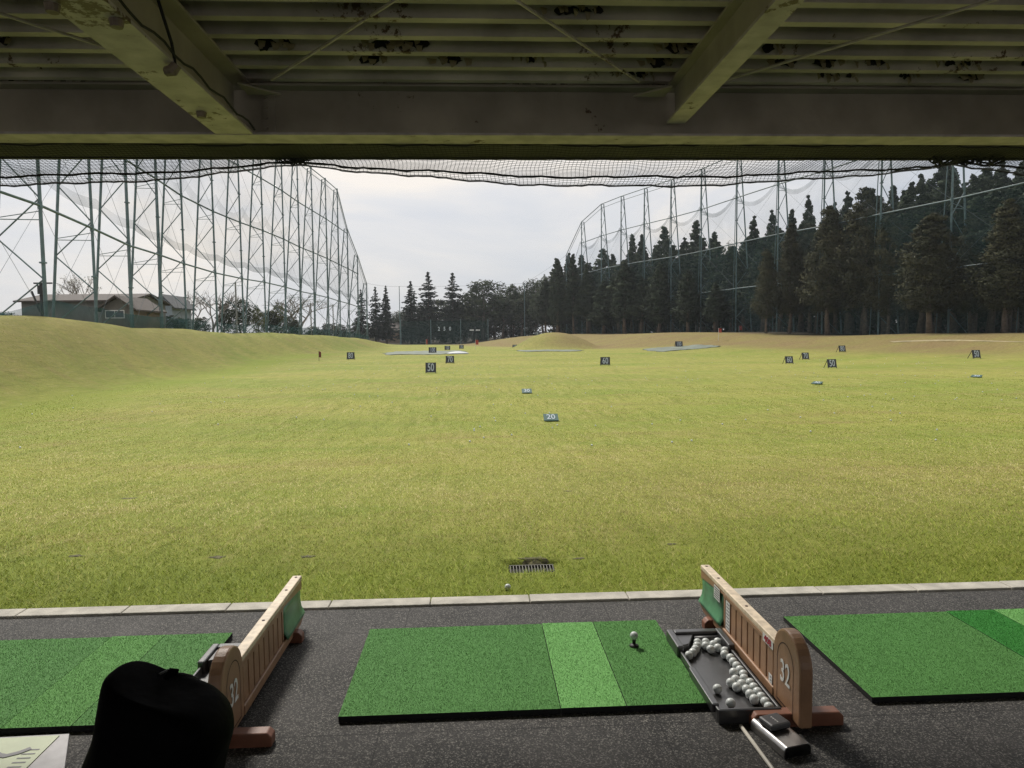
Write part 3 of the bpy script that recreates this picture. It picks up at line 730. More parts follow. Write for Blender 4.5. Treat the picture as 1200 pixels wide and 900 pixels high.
# balls in the tray
crop = [(238, 237), (268, 212), (285, 188), (297, 168), (312, 145), (355, 135), (358, 168), (402, 192), (418, 130), (432, 152), (468, 187), (525, 212), (551, 236), (574, 261), (597, 284), (621, 308), (650, 342),
        (587, 365), (548, 440), (605, 420), (625, 465), (670, 415), (683, 453), (715, 397), (740, 428), (755, 460), (720, 487), (797, 500), (727, 525), (787, 555), (858, 552), (825, 582), (892, 580), (447, 487), (545, 592)]
bp_ = []
for (a, c) in crop:
    px, py = 770+a/6.316, 730+c/6.316; v = fw+rt*((px-600)/FPX)+up*((450-py)/FPX); t_ = (.046-EYE)/v.z
    bp_.append([v.x*t_, v.y*t_])
bp_ = np.array(bp_)
for it in range(200):
    for i in range(len(bp_)):
        d = bp_-bp_[i]; l = np.hypot(d[:, 0], d[:, 1]); l[i] = 9
        for j in np.where(l < .0417)[0]:
            s = (.0417-l[j])/2*d[j]/max(l[j], 1e-6); bp_[j] += s; bp_[i] -= s
    bp_[:, 0] = np.clip(bp_[:, 0], .968+.026, 1.232-.034); bp_[:, 1] = np.clip(bp_[:, 1], 2.785+.023, 3.45)
for k, (x, y) in enumerate(bp_):
    lab = 'scuffed white range ball among many in the black tray'
    if k == len(bp_)-2: lab = 'single white ball against the left rim of the tray'
    if k == len(bp_)-1: lab = 'single white ball in the near left corner of the tray'
    o = link('golf_ball', BALL, None, (x, y, .0245+.0207)); o.rotation_euler = (random.random()*6, random.random()*6, random.random()*6)
    tag(o, lab, 'golf ball', 'range balls in the tray')

# ------------------------------------------------------------------ launch monitor on a steel case, rod, floor plate
t = thing('steel_case', 'brushed metal case on the floor at the foot of the 32 divider', 'case', (1.168, 2.638, 0), R(13))
prof_ = []
for (cx_, cz_, a0) in ((-.052, .026, 180), (-.052, .026, 90), (.052, .026, 90), (.052, .026, 0)): pass
ring2 = [(-.072, .004), (-.072, .026)]+[(-.052+.020*math.cos(R(a)), .028+.020*math.sin(R(a))) for a in (160, 140, 120, 100)]+[(-.05, .048), (.05, .048)]+[(.052+.020*math.cos(R(a)), .028+.020*math.sin(R(a))) for a in (80, 60, 40, 20)]+[(.072, .026), (.072, .004)]
b = MB(); b.prism([(q[0]*.84, q[1]*.94) for q in ring2], 1, -.105, .105); b.build('body', M['metal'], t)
b = MB(); b.prism([(q[0]*.78, .024+(q[1]-.026)*.88) for q in ring2], 1, -.1085, -.1055); b.build('end_face', M['blackface'], t)
t = thing('launch_monitor', 'small dark square sensor lying on the metal case', 'device', (1.158, 2.668, .0485), R(17))
b = MB(); b.box(-.047, .047, -.042, .042, .004, .028); b.build('body', M['darkplastic'], t, bevel=.009)
b = MB(); b.box(-.04, .04, -.036, .036, 0, .0035); b.build('base', M['blackface'], t)
b = MB()
for k in range(7): b.box(-.006+.004*(k % 2), .0, -.022+k*.006, -.018+k*.006, .0281, .0284)
b.build('lettering', M['sticker'], t)
b = MB(); b.tube([(1.051, 2.746, .0085), (1.060, 2.458, .0085), (1.085, 1.70, .0085)], [.0072, .0072, .0072], 10); o = b.build('alignment_rod', M['stick'], None, True)
tag(o, 'pale thin rod lying on the dark floor beside the metal case', 'rod')
t = thing('notice_board', 'pale green notice in a grey plate on the floor by the bag', 'sign', (0, 0, 0))
b = MB(); b.prism([(-2.5, 2.30), (-1.40, 2.30), (-1.675, 2.868), (-2.5, 2.845)], 2, 0.002, .012); b.build('plate', M['greyplate'], t, bevel=.002)
b = MB(); b.prism([(-2.45, 2.33), (-1.695, 2.33), (-1.705, 2.852), (-2.45, 2.830)], 2, .0125, .0155); b.build('sheet', M['sheet'], t)
b = MB()
zq = .0175
for pl, wd in (([(-1.98, 2.735), (-1.90, 2.752), (-1.86, 2.725), (-1.83, 2.715), (-1.79, 2.735), (-1.765, 2.76)], .011), ([(-2.05, 2.65), (-1.93, 2.665), (-1.86, 2.66), (-1.84, 2.62)], .011)):
    for k in range(len(pl)-1):
        p, q = np.array(pl[k]), np.array(pl[k+1]); d = nrm(q-p); nn = np.array((-d[1], d[0]))*wd; 
        b.add([(*(p-nn-d*.004), zq), (*(q-nn+d*.004), zq), (*(q+nn+d*.004), zq), (*(p+nn-d*.004), zq)], [(0, 1, 2, 3)]); zq += .00012
b.build('lettering', M['ink'], t)
b = MB()
for k in range(6): b.box(-1.775+.0*k, -1.725, 2.75-k*.028, 2.757-k*.028, .016, .0166)
b.build('fine_print', M['ink'], t)

# ------------------------------------------------------------------ hooded golf bag
t = thing('golf_bag', 'black hooded golf bag standing before the left turf mat', 'golf bag', (0, 0, 0))
def bagring(z, xl, xr, yc, dy, tilt=0., n=36, p=3.0, wob=0.):
    cx_ = (xl+xr)/2; rx = (xr-xl)/2; ring = []
    for k in range(n):
        a = 2*math.pi*k/n; ca, sa = math.cos(a), math.sin(a)
        q = (abs(ca)**p+abs(sa)**p)**(-1/p)
        wb = 1+wob*math.sin(a*3+z*19)+wob*.6*math.sin(a*5-z*31)
        ring.append((cx_+rx*ca*q*wb, yc+dy*sa*q*wb, z+tilt*ca*q))
    return ring
rows = [(.03, -.965, -.70, 1.56, .125), (.10, -.965, -.695, 1.56, .13), (.25, -.945, -.68, 1.56, .13), (.40, -.925, -.655, 1.56, .13), (.52, -.905, -.63, 1.56, .135), (.58, -.895, -.618, 1.56, .14)]
b = MB(); b.sweep_rings([bagring(z, a, c, yc, dy, 0, wob=.006) for (z, a, c, yc, dy) in rows]); b.build('body', M['bag'], t, True)
rows = [(.560, -.922, -.602, 1.55, .135, 0), (.60, -.905, -.594, 1.55, .135, 0), (.64, -.884, -.583, 1.55, .134, 0), (.68, -.862, -.574, 1.55, .132, 0), (.71, -.848, -.566, 1.55, .13, 0), (.74, -.836, -.568, 1.55, .127, 0), (.765, -.828, -.570, 1.55, .122, 0), (.79, -.822, -.577, 1.54, .112, -.004), (.815, -.817, -.590, 1.54, .100, -.012), (.832, -.813, -.606, 1.54, .09, -.020), (.844, -.810, -.628, 1.54, .08, -.027), (.852, -.806, -.655, 1.54, .07, -.030), (.857, -.797, -.68, 1.54, .075, -.028), (.858, -.785, -.70, 1.54, .05, -.026)]
b = MB(); b.sweep_rings([bagring(z, a, c, yc, dy, tl, wob=.011) for (z, a, c, yc, dy, tl) in rows]); o = b.build('rain_hood', M['bag'], t, True)
for v_ in o.data.vertices:
    c_ = v_.co; k_ = .004*math.sin(c_.x*31+c_.z*17)+.0035*math.sin(c_.z*41-c_.x*23+c_.y*9); v_.co.x += k_; v_.co.y -= k_*1.6
o.modifiers.new('s', 'SUBSURF').render_levels = 1
b = MB(); b.tube([(-.705, 1.575, .846), (-.695, 1.58, .862), (-.68, 1.58, .858)], .007, 6); b.build('hood_loop', M['bag'], t, True)
b = MB(); b.tube([bagring(z, a-.002, c+.002, yc, dy+.002, tl)[7] for (z, a, c, yc, dy, tl) in rows], .003, 5); b.build('zip', M['bagtrim'], t)
b = MB(); b.sweep_rings([bagring(z, a, c, 1.42, d_, 0, 20) for (z, a, c, d_) in ((.08, -.90, -.74, .02), (.11, -.915, -.725, .045), (.38, -.905, -.715, .05), (.43, -.88, -.73, .02))]); b.build('pocket', M['bag'], t, True)
b = MB(); b.tube([(-.655, 1.60, .56), (-.585, 1.62, .50), (-.565, 1.62, .38), (-.60, 1.61, .24), (-.68, 1.60, .16)], .018, 6); b.build('strap', M['bagtrim'], t, True)
b = MB(); b.sweep_rings([bagring(z, a, c, 1.56, d_, 0) for (z, a, c, d_) in ((0, -.955, -.71, .115), (.029, -.965, -.70, .125))]); b.build('base', M['bagtrim'], t)
# ------------------------------------------------------------------ yardage boards
def board(txt, px, base_d, w, h, label, rz=0., black=True, leg_side=0, squeeze=.72):
    x = X_at(px, base_d); z = H(x, base_d)
    t = thing('yardage_board', label, 'sign', (x, base_d, z), rz, 'yardage boards on the range')
    lean = R(12)
    def L(y, zz): return (y+math.sin(lean)*zz, math.cos(lean)*zz)
    b = MB(); th = .02
    p = [(0, .06), (0, h), (th, h), (th, .06)]
    b.prism([L(*q) for q in p], 0, -w/2, w/2); b.build('panel', M['board'] if black else M['boardgreen'], t)
    b = MB()
    for s in (-1, 1): b.prism([L(.002, 0), L(.002, h+.01), L(.04, h+.01), L(.04, 0)], 0, s*w/2-.02, s*w/2+.02)
    b.build('frame', M['frame'], t)
    for s in (-1, 1):
        b = MB(); top = L(.03, h*.97); b.tube([(s*w*.46, top[0], top[1]), (s*w*.46, top[0]+h*.62, 0.0)], .022, 6); b.build('rear_leg', M['frame'], t)
    n = len(txt); me = text_mesh(txt, h*1.02, M['digit'], 'number', .003, w*.86/(n*h*.66), .012*h)
    o = link('number', me, t, (0, L(-.006, h*.53)[0], h*.52)); o.rotation_euler = (R(90)-lean, 0, 0)
    return t
board('50', 504, 48.5, .68, .74, 'black 50 board, larger of those left of the centre line')
board('70', 527, 66.5, .74, .72, 'black 70 board just behind and right of the left 50 board', R(10))
board('100', 506.5, 94, .98, .78, 'dark 100 board standing by the grey target net')
board('60', 709.5, 57.5, .74, .70, 'black 60 board standing alone near the middle of the range')
board('80', 410, 76, .76, .80, 'black 80 board beside the foot of the left bank')
board('50', 976.5, 48.5, .66, .64, 'black 50 board right of the middle, with 60 and 70 behind it', R(9))
board('60', 926, 57.5, .66, .64, 'black 60 board left of the right hand 50 and 70 boards', R(9))
board('70', 945, 64, .66, .66, 'black 70 board between the right hand 60 and 80 boards', R(9))
board('80', 988, 68, .68, .66, 'black 80 board farthest of the right hand row', R(9))
board('50', 1146, 52, .66, .66, 'black 50 board alone at the far right by the sand strip', R(9))
board('100', 796, 96, 1.0, .78, 'dark 100 board on the blue grey target net below the right bank', R(4))
board('120', 524, 107, .80, .66, 'brownish small board behind the left 100 board')
board('130', 540.5, 117, .70, .66, 'small grey board behind the left 70 board')
board('130', 603, 118, .70, .55, 'small dark board left of the grassy mound')
board('120', 629, 112, .75, .5, 'small dark board at the foot of the grassy mound')
def plate(txt, px, d, w, h, label, rz=0., tilt=50):
    x = X_at(px, d); z = H(x, d)
    t = thing('yardage_plate', label, 'sign', (x, d, z+.02), rz, 'low yardage plates')
    b = MB(); a = R(tilt)
    P = lambda y, k: (y*math.cos(a)-k*math.sin(a), y*math.sin(a)+k*math.cos(a))
    b.prism([P(0, 0), P(h, 0), P(h, .03), P(0, .03)], 0, -w/2, w/2); b.build('panel', M['boardgreen'], t)
    b = MB(); q = P(h*.9, -.02)
    b.prism([(q[0], q[1]-.03), (q[0]+.04, q[1]-.03), (q[0]+.04, -.05), (q[0], -.05)], 0, -w/2+.03, w/2-.03); b.build('support', M['frame'], t)
    me = text_mesh(txt, h*.98, M['digit'], 'number', .003, w*.80/(2*h*.64), .010*h); o = link('number', me, t)
    q = P(h*.5, .033); o.location = (0, q[0], q[1]); o.rotation_euler = (a, 0, 0)
    return t
plate('20', 645.5, 20.6, .43, .36, 'low dark green plate reading 20, nearest number on the grass', 0, 26)
plate('30', 617, 29.8, .42, .36, 'low green plate reading 30 next to a worn grass patch', 0, 24)
plate('30', 957, 32, .44, .30, 'low tilted plate seen edge on, in front of the right 50 board', R(-50), 16)
plate('30', 1145, 36, .48, .32, 'low tilted plate below the far right 50 board', R(-50), 16)

def flag(px, d, h, label, cloth, cm, w=.3):
    x = X_at(px, d); z = H(x, d); t = thing('flagstick', label, 'flag', (x, d, z), 0, 'small flags on the range')
    b = MB(); b.tube([(0, 0, -.1), (0, 0, h)], .022, 6); b.build('pole', M['pole'] if cm is not M['flagdark'] else M['frame'], t)
    b = MB(); vs = []
    for k in range(7):
        u = k/6; yq = .06*math.sin(u*5); vs += [(.02+w*u, yq, h-.02-.06*u), (.02+w*u, yq, h-cloth-.14*u*0-.05*u)]
    b.add(vs, [(2*k, 2*k+1, 2*k+3, 2*k+2) for k in range(6)]); o = b.build('cloth', cm, t); so = o.modifiers.new('s', 'SOLIDIFY'); so.thickness = .012
flag(373, 74, 1.0, 'dark red narrow flag near the left bank', .62, M['flagdark'], .22)
flag(557, 112, 1.55, 'red topped white flagstick right of the left target net', .75, M['flag'], .45)
flag(842, 98, 1.75, 'red flag on a white stick beneath the right bank', .6, M['flag'], .40)
flag(866, 112, 1.1, 'small red flag right of the taller red flagstick', .7, M['flag'], .45)
flag(499, 150, 1.6, 'faint red and white flagstick before the green screen', 1.0, M['flag'], .3)

# nets spread over the target greens
def tarp(px0, px1, d0, d1, label, m_, lumps=.05):
    d = (d0+d1)/2; xa, xb = X_at(px0, d), X_at(px1, d); n = 26; k = 12; b = MB(); vs = []
    for j in range(k+1):
        for i in range(n+1):
            u = i/n*2-1; v = j/k*2-1; rr = math.sqrt(1-.45*v*v); uu = u*rr*(1+.06*math.sin(j*1.9))
            x = (xa+xb)/2+(xb-xa)/2*uu; y = d+(d1-d0)/2*v*(1+.05*math.sin(i*1.3))
            vs.append((x, y, H(x, y)+.03+lumps*abs(math.sin(i*.9+j*.7)*math.sin(j*1.1+i*.3))))
    b.add(vs, [(j*(n+1)+i, j*(n+1)+i+1, (j+1)*(n+1)+i+1, (j+1)*(n+1)+i) for j in range(k) for i in range(n)])
    o = b.build('target_net', m_, None, True); tag(o, label, 'ground net', 'nets spread on target greens'); so = o.modifiers.new('s', 'SOLIDIFY'); so.thickness = .03
tarp(452, 545, 88, 104, 'grey net spread on the grass behind the left 70 board', M['tarp'])
tarp(606, 682, 95, 103, 'pale grey net spread at the foot of the mound', M['tarp'], .04)
tarp(756, 838, 88, 97, 'blue grey net spread under the right 100 board', M['tarp'])
b = MB()
x, y = X_at(536, 90), 90.; rings = []
for k in range(6):
    a = k/5; r = .9*(1-a*a*.9)+.05; rings.append([(x+1.5*r*math.cos(q*.52)*(1+.15*math.sin(q*2.)), y+r*math.sin(q*.52), H(x, y)+.04+.28*a) for q in range(12)])
b.sweep_rings(rings); tag(b.build('bundled_net', M['whitecloth'], None, True), 'white bundle lying at the right end of the left target net', 'bundle')
xx, yy = X_at(1155, 57), 57.
b = MB(); vs = []; n = 30
for i in range(n+1):
    px = 1045+i*6; d_ = float(np.interp(px, [1045, 1225], [70, 56])); x = X_at(px, d_)
    for q in (-.6, .6): vs.append((x, d_+q*(.7+.3*math.sin(i*.8)), H(x, d_+q)+.03))
b.add(vs, [(2*i, 2*i+1, 2*i+3, 2*i+2) for i in range(n)]); tag(b.build('sand_strip', M['sand']), kind='structure')

# practice balls scattered over the grass
small_ball = ball_mesh(1, 'range_ball'); small_ball.name = 'range_ball'
for v_ in small_ball.vertices: v_.co *= 1.15
def scatter(n):
    k = 0
    while k < n:
        d = random.choice([random.uniform(14, 40), random.uniform(35, 75), random.uniform(40, 95)])
        px = random.choice([random.uniform(0, 1200), random.gauss(560, 130), random.gauss(1000, 110)])
        if not 0 < px < 1200: continue
        x = X_at(px, d)
        if x < np.interp(d, lY, lX)+8 or x > np.interp(d, rY, rX)-17: continue
        yield x, d; k += 1
for (x, d) in scatter(285):
    tag(link('range_ball', small_ball, None, (x, d, H(x, d)+.02)), 'white practice ball lying out on the range grass', 'golf ball', 'practice balls scattered on the grass')
x, y = .18, 4.587
tag(link('golf_ball', BALL, None, (x, y, H(x, y)+.018)), 'white ball lying in the grass near the drain', 'golf ball')

# ------------------------------------------------------------------ net towers
LEV = 7.2
def tower(x, y, tan, side, top, label, group, nxt=None):
    """three-legged lattice mast; side = +1 when the outside is +X of the tangent's right hand"""
    zb = H(x, y)-.15; th = math.atan2(tan[1], tan[0])
    t = thing('net_tower', label, 'tower', (x, y, zb), 0, group)
    out = np.array((tan[1], -tan[0], 0))*side; al = np.array((tan[0], tan[1], 0))
    r = .105
    def A(z): return np.array((0, 0, z))
    def B(z): u = z/max(top, 1); return out*(3.0*(1-u)+.6*u)+np.array((0, 0, z))
    def Cc(z): u = z/max(top, 1); return al*(2.3*(1-u)+.25*u)+out*(.9*(1-u)+.1*u)+np.array((0, 0, z))
    for f in (A, B, Cc):
        b = MB(); b.tube([f(0), f(top*.5), f(top)], r if f is not Cc else .055, 7); b.build('leg', M['steel'], t)
    z = 0; k = 0; panel_ = 2.55; seq = []
    b = MB()
    while z+panel_ < top:
        p, q = (A(z), B(z+panel_)) if k % 2 else (B(z), A(z+panel_))
        b.tube([p, q], .05, 5, False); z += panel_; k += 1
    for l in range(1, 5):
        zz = min(l*LEV-.9, top-.3)
        b.tube([A(zz), B(zz)], .035, 5, False)
        if l*LEV <= top+.1: b.tube([A(zz+.55), B(zz+.1)], .03, 5, False)
    b.tube([A(top-.02), B(top-.02)], .05, 5)
    b.build('bracing', M['steel'], t)
    b = MB()
    for l in range(1, 5):
        zz = l*LEV
        if zz < top+.1: b.tube([A(zz-.22), A(zz+.22)], .15, 8)
        if zz-LEV/2 < top: b.box(-.16, .16, -.16, .16, zz-LEV/2-.05, zz-LEV/2+.05)
    b.build('collar', M['steel'], t)
    if nxt is not None:
        nx_, ny_, ztop = nxt; dz = H(nx_, ny_)-.15-zb
        b = MB()
        for l in range(0, 4):
            if (l+1)*LEV > min(top, ztop)+.2: continue
            a0, a1 = A(l*LEV), A((l+1)*LEV); b0 = np.array((nx_-x, ny_-y, dz+l*LEV)); b1 = b0+np.array((0, 0, LEV))
            b.tube([a0, b1], .013, 4, False); b.tube([a1, b0], .013, 4, False)
        b.build('guy_cable', M['cable'], t)
    return t
def run(P, side, tops, name, group):
    n = len(P)
    for i, (x, y) in enumerate(P):
        p = np.array(P[max(i-1, 0)]); q = np.array(P[min(i+1, n-1)]); tn = nrm(q-p)
        nxt = (*P[i+1], tops[i+1]) if i+1 < n else None
        where = {0: 'nearest of', n-1: 'farthest and lowest of'}.get(i, f'{ORD[i+1]} from the near end of')
        tower(x, y, tn, side, tops[i], f'steel lattice mast, {where} the {name} net line', group, nxt)
ORD = ['', 'first', 'second', 'third', 'fourth', 'fifth', 'sixth', 'seventh', 'eighth', 'ninth', 'tenth', 'eleventh', 'twelfth', 'thirteenth', 'fourteenth', 'fifteenth', 'sixteenth', 'seventeenth']
ltops = [4*LEV]*14+[22.6, 18.5, 13.5]; rtops = [4*LEV-.3]*12+[26.5, 20.5]
run(LP, -1, ltops, 'left', 'lattice masts of the left net')
run(RP, 1, rtops, 'right', 'lattice masts of the right net')
def base(P, i): return H(*P[i])-.15
def rail(P, tops, l, label, group, dz=0., r=.088):
    pts = [(x, y, base(P, i)+l*LEV+dz) for i, (x, y) in enumerate(P) if l*LEV+dz <= tops[i]+.15]
    if l == 4: pts = [(x, y, base(P, i)+tops[i]+dz) for i, (x, y) in enumerate(P)]
    b = MB(); b.tube(pts, r, 6); tag(b.build('tie_rail', M['steel'], None, True), label, 'pipe', group)
lv = ['', 'lowest', 'second lowest', 'third', 'top']
for nm, P, tp in (('left', LP, ltops), ('right', RP, rtops)):
    for l in (1, 2, 3, 4): rail(P, tp, l, f'{lv[l]} long pipe tying the {nm} masts together', f'long pipes along the {nm} masts')
    rail(P, tp, 4, f'thin pipe just under the top pipe of the {nm} masts', f'long pipes along the {nm} masts', -.9, .05)
# the netting itself, hung from the masts
def sheet(P, zlo, zhi, inset, sag_lo, sag_hi, sub=8):
    b = MB(); vs = []; n = len(P); m_ = 0; rows = 7
    for i in range(n-1):
        for s in range(sub if i < n-2 else sub+1):
            u = s/sub; x = P[i][0]*(1-u)+P[i+1][0]*u; y = P[i][1]*(1-u)+P[i+1][1]*u; zb = base(P, i)*(1-u)+base(P, i+1)*u
            sg = 4*u*(1-u); tn = nrm((P[i+1][0]-P[i][0], P[i+1][1]-P[i][1])); ix, iy = tn[1]*inset, -tn[0]*inset
            lo = zlo(i)*(1-u)+zlo(i+1)*u-sag_lo*sg; hi = zhi(i)*(1-u)+zhi(i+1)*u-sag_hi*sg
            for r_ in range(rows):
                v = r_/(rows-1); bulge = .5*math.sin(math.pi*v)*sg
                vs.append((x+ix*(1+bulge), y+iy*(1+bulge), zb+lo+(hi-lo)*v))
            m_ += 1
    b.add(vs, [(i*rows+j, i*rows+j+1, (i+1)*rows+j+1, (i+1)*rows+j) for i in range(m_-1) for j in range(rows-1)]); return b
lin = .35; rin = -.35
tag(sheet(LP, lambda i: 8.6, lambda i: max(9.5, ltops[i]-.4), lin, .35, .5).build('range_net', M['net'], None, True), 'fine pale net hung high on the left masts', 'net', 'big range nets')
tag(sheet(LP, lambda i: 8.6, lambda i: 9.35, lin+.03, .35, .35).build('net_hem', M['net_hem'], None, True), 'darker folded lower hem of the high left net', 'net')
tag(sheet(LP, lambda i: 15.0 if ltops[i] > 16 else 9.8, lambda i: 16.4 if ltops[i] > 17 else 10.2, lin+.06, 1.2, 1.4).build('net_fold', M['net'], None, True), 'slack folded net swagging half way up the left masts', 'net')
tag(sheet(LP, lambda i: 0., lambda i: .05 if i == 0 else 1.3, lin+.02, 0, .1).build('windbreak_net', M['net_dense'], None, True), 'dense green windbreak net along the foot of the left masts', 'net')
tag(sheet(RP, lambda i: -.2, lambda i: 14.2, rin, 0, .1).build('range_net', M['net_right'], None, True), 'blue green net in front of the wood, hung on the right masts', 'net', 'big range nets')
tag(sheet(RP, lambda i: 14.25, lambda i: max(15., min(rtops[i]-3.3, 22.)), rin, .1, 2.0).build('range_net', M['net_upper'], None, True), 'thin upper net above the second pipe of the right masts', 'net', 'big range nets')
tag(sheet(RP, lambda i: max(11.6, min(rtops[i]-3.9, 21.4)), lambda i: max(12., min(rtops[i]-3.2, 22.1)), rin-.04, 2., 2.0).build('net_hem', M['net_hem'], None, True), 'scalloped upper hem of the right net between masts', 'net')

# far end: poles, wire and green screen carrying the 250 mark
def pole(px, d, h, label, r=.12, group='poles at the far end'):
    x = X_at(px, d); z = H(x, d); b = MB(); b.tube([(0, 0, -.3), (0, 0, h)], [r, r*.7], 8); b.box(-.2, .2, -.03, .03, h-.12, h-.05)
    tag(b.build('net_pole', M['steel'], None, False, (x, d, z)), label, 'pole', group); return np.array((x, d, z+h))
p1 = pole(469, 192, 15.6, 'tall thin pole left of the far green screen')
p2 = pole(615, 200, 15.2, 'tall thin pole in front of the far dark trees')
b = MB()
a0 = np.array((LP[-1][0], LP[-1][1], base(LP, len(LP)-1)+ltops[-1])); a3 = np.array((RP[-1][0], RP[-1][1], base(RP, len(RP)-1)+rtops[-1]))
wire = [a0, p1, p2, a3]; pts = []
for k in range(3):
    for s in range(10): u = s/10; pts.append(wire[k]*(1-u)+wire[k+1]*u-np.array((0, 0, 1.2*u*(1-u))))
pts.append(a3); b.tube(pts, .022, 4); tag(b.build('top_wire', M['cable']), 'thin sagging wire between the far end poles', 'wire')
t = thing('distance_screen', 'dark green net screen with 250 in white at the far end', 'screen', (0, 0, 0))
sx0, sx1, dS = X_at(470, 195), X_at(572, 195), 195.
zS = Z_at(520, 402.5, dS); zT = Z_at(520, 376, dS)
b = MB(); b.add([(sx0, dS, zS-.4), (sx1, dS, zS-.4), (sx1, dS, zT), (sx0, dS, zT)], [(0, 1, 2, 3)]); b.build('net_panel', M['screen'], t)
for px in (470, 505, 540, 572):
    x = X_at(px, dS); b = MB(); b.tube([(x, dS-.12, zS-.8), (x, dS-.12, zT+.4)], .11, 8); b.build('post', M['steel'], t)
for k, px in enumerate((514.5, 521, 527.5)):
    link('number', text_mesh('250'[k], 1.45, M['digit'], 'number', .02, .75, .05), t, (X_at(px, dS), dS-.1, Z_at(520, 385.5, dS))).rotation_euler = (R(90), 0, 0)
b = MB()
for px, w_ in ((551.5, .25), (554, .35), (559, .3), (561.5, .2)):
    x = X_at(px, dS); b.box(x-w_, x+w_, dS-.1, dS-.06, Z_at(px, 387.5, dS), Z_at(px, 387.5, dS)+.32)
b.build('white_mark', M['white_num'], t)

# ------------------------------------------------------------------ houses beyond the left net
def house(name, label, px0, px1, d, depth, z_eave, z_ridge, wallm, roofm, ridge_along=True, rz=0., wins=(), over=.5, stop=True):
    xa, xb = X_at(px0, d), X_at(px1, d); w = xb-xa; zg = H((xa+xb)/2, d)-.6
    t = thing(name, label, 'house', ((xa+xb)/2, d, zg), rz); e = z_eave-zg; r = z_ridge-zg
    b = MB()
    if ridge_along:
        b.prism([(0, 0), (depth, 0), (depth, e), (depth/2, r-.08), (0, e)], 0, -w/2, w/2)
    else:
        b.prism([(-w/2, 0), (w/2, 0), (w/2, e), (0, r-.08), (-w/2, e)], 1, 0, depth)
    b.build('wall', wallm, t)
    b = MB(); th = .16
    if ridge_along:
        s = (r-e)/(depth/2)
        for sg in (-1, 1):
            y0 = depth/2+sg*(depth/2+over); z0 = e-s*over
            b.prism([(depth/2, r), (y0, z0), (y0, z0+th), (depth/2, r+th)], 0, -w/2-over, w/2+over)
    else:
        s = (r-e)/(w/2)
        for sg in (-1, 1):
            x0 = sg*(w/2+over); z0 = e-s*over
            b.prism([(0, r), (x0, z0), (x0, z0+th), (0, r+th)], 1, -over, depth+over)
    b.build('roof', roofm, t)
    for (u, zc, ww, hh) in wins:
        f = MB(); xc = -w/2+u*w; f.box(xc-ww/2-.08, xc+ww/2+.08, -.06, -.005, zc-hh/2-.08, zc+hh/2+.08); fo = f.build('window', M['pole'], t)
        f = MB(); f.box(xc-ww/2, xc-.03, -.075, -.062, zc-hh/2, zc+hh/2); f.box(xc+.03, xc+ww/2, -.075, -.062, zc-hh/2, zc+hh/2); f.build('pane', M['glass'], fo)
    return t
house('long_house', 'long low house with brown roof behind the nearest left masts', 27, 150, 74, 9, Z_at(80, 353, 74), Z_at(80, 346.5, 78.5), M['wall_a'], M['roof_a'], True, 0,
      [(.12, 2.2, 1.8, 1.1), (.36, 2.2, 1.6, 1.1), (.52, 2.3, 2.4, 1.2), (.70, 2.2, 1.6, 1.1), (.86, 2.2, 1.4, 1.1)])
gs = house('gabled_shed', 'dark brown shed with a low wide gable and tan side wall', 120, 158, 68, 5.6, Z_at(140, 361, 68), Z_at(140, 348, 68), M['wall_d'], M['roof_a'], False, 0, [(.42, 2.3, 1.6, .6)], .45)
w_ = X_at(158, 68)-X_at(120, 68); b = MB(); b.box(w_/2+.002, w_/2+.03, .02, 5.55, 0, Z_at(140, 361, 68)-gs.location.z-.02); b.build('side_wall', M['wall_b'], gs)
house('blue_house', 'pale blue gabled house with grey roof left of the bare tree', 182, 203, 92, 6, Z_at(200, 357, 92), Z_at(200, 346, 92), M['wall_c'], M['roof_b'], False, 0, [(.4, 3.4, 1.3, .9)], .5)
house('low_house', 'low house with tan roof seen under the far left conifers', 437, 470, 235, 10, Z_at(450, 386, 235), Z_at(450, 378, 240), M['wall_b'], M['roof_a'], True, 0, [(.4, 2., 2., 1.)], .8)
# forked utility pole and another one
x, y = X_at(51, 60), 60.; z = H(x, y); t = thing('utility_pole', 'dark utility pole with crossarm and transformer before the long house', 'utility pole', (x, y, z))
zt = Z_at(51, 331, 60)-z
b = MB(); b.tube([(0, 0, -.3), (0, 0, zt)], [.16, .12], 8); b.build('pole', M['frame'], t)
b = MB(); b.box(-.55, .9, -.06, .06, zt-.12, zt); b.build('crossarm', M['frame'], t)
b = MB(); b.tube([(.06, -.2, zt-.95), (.06, -.2, zt-.25)], .22, 10); b.build('transformer', M['frame'], t)
b = MB(); b.tube([(-.15, 0, zt-2.4), (-.75, 0, zt-.7)], .08, 6); b.build('strut', M['frame'], t)
for px, d, top, lab in ((278, 98, 331, 'slim pole with a light behind the left masts near the bushes'), (391, 150, 357, 'short grey pole at the low end of the left masts'), (365, 130, 355, 'thin grey pole before the twiggy bare tree')):
    x = X_at(px, d); z = H(x, d); b = MB(); b.tube([(0, 0, -.3), (0, 0, Z_at(px, top, d)-z)], .11, 6); tag(b.build('utility_pole', M['hood'], None, False, (x, d, z)), lab, 'utility pole', 'thin poles beyond the left masts')
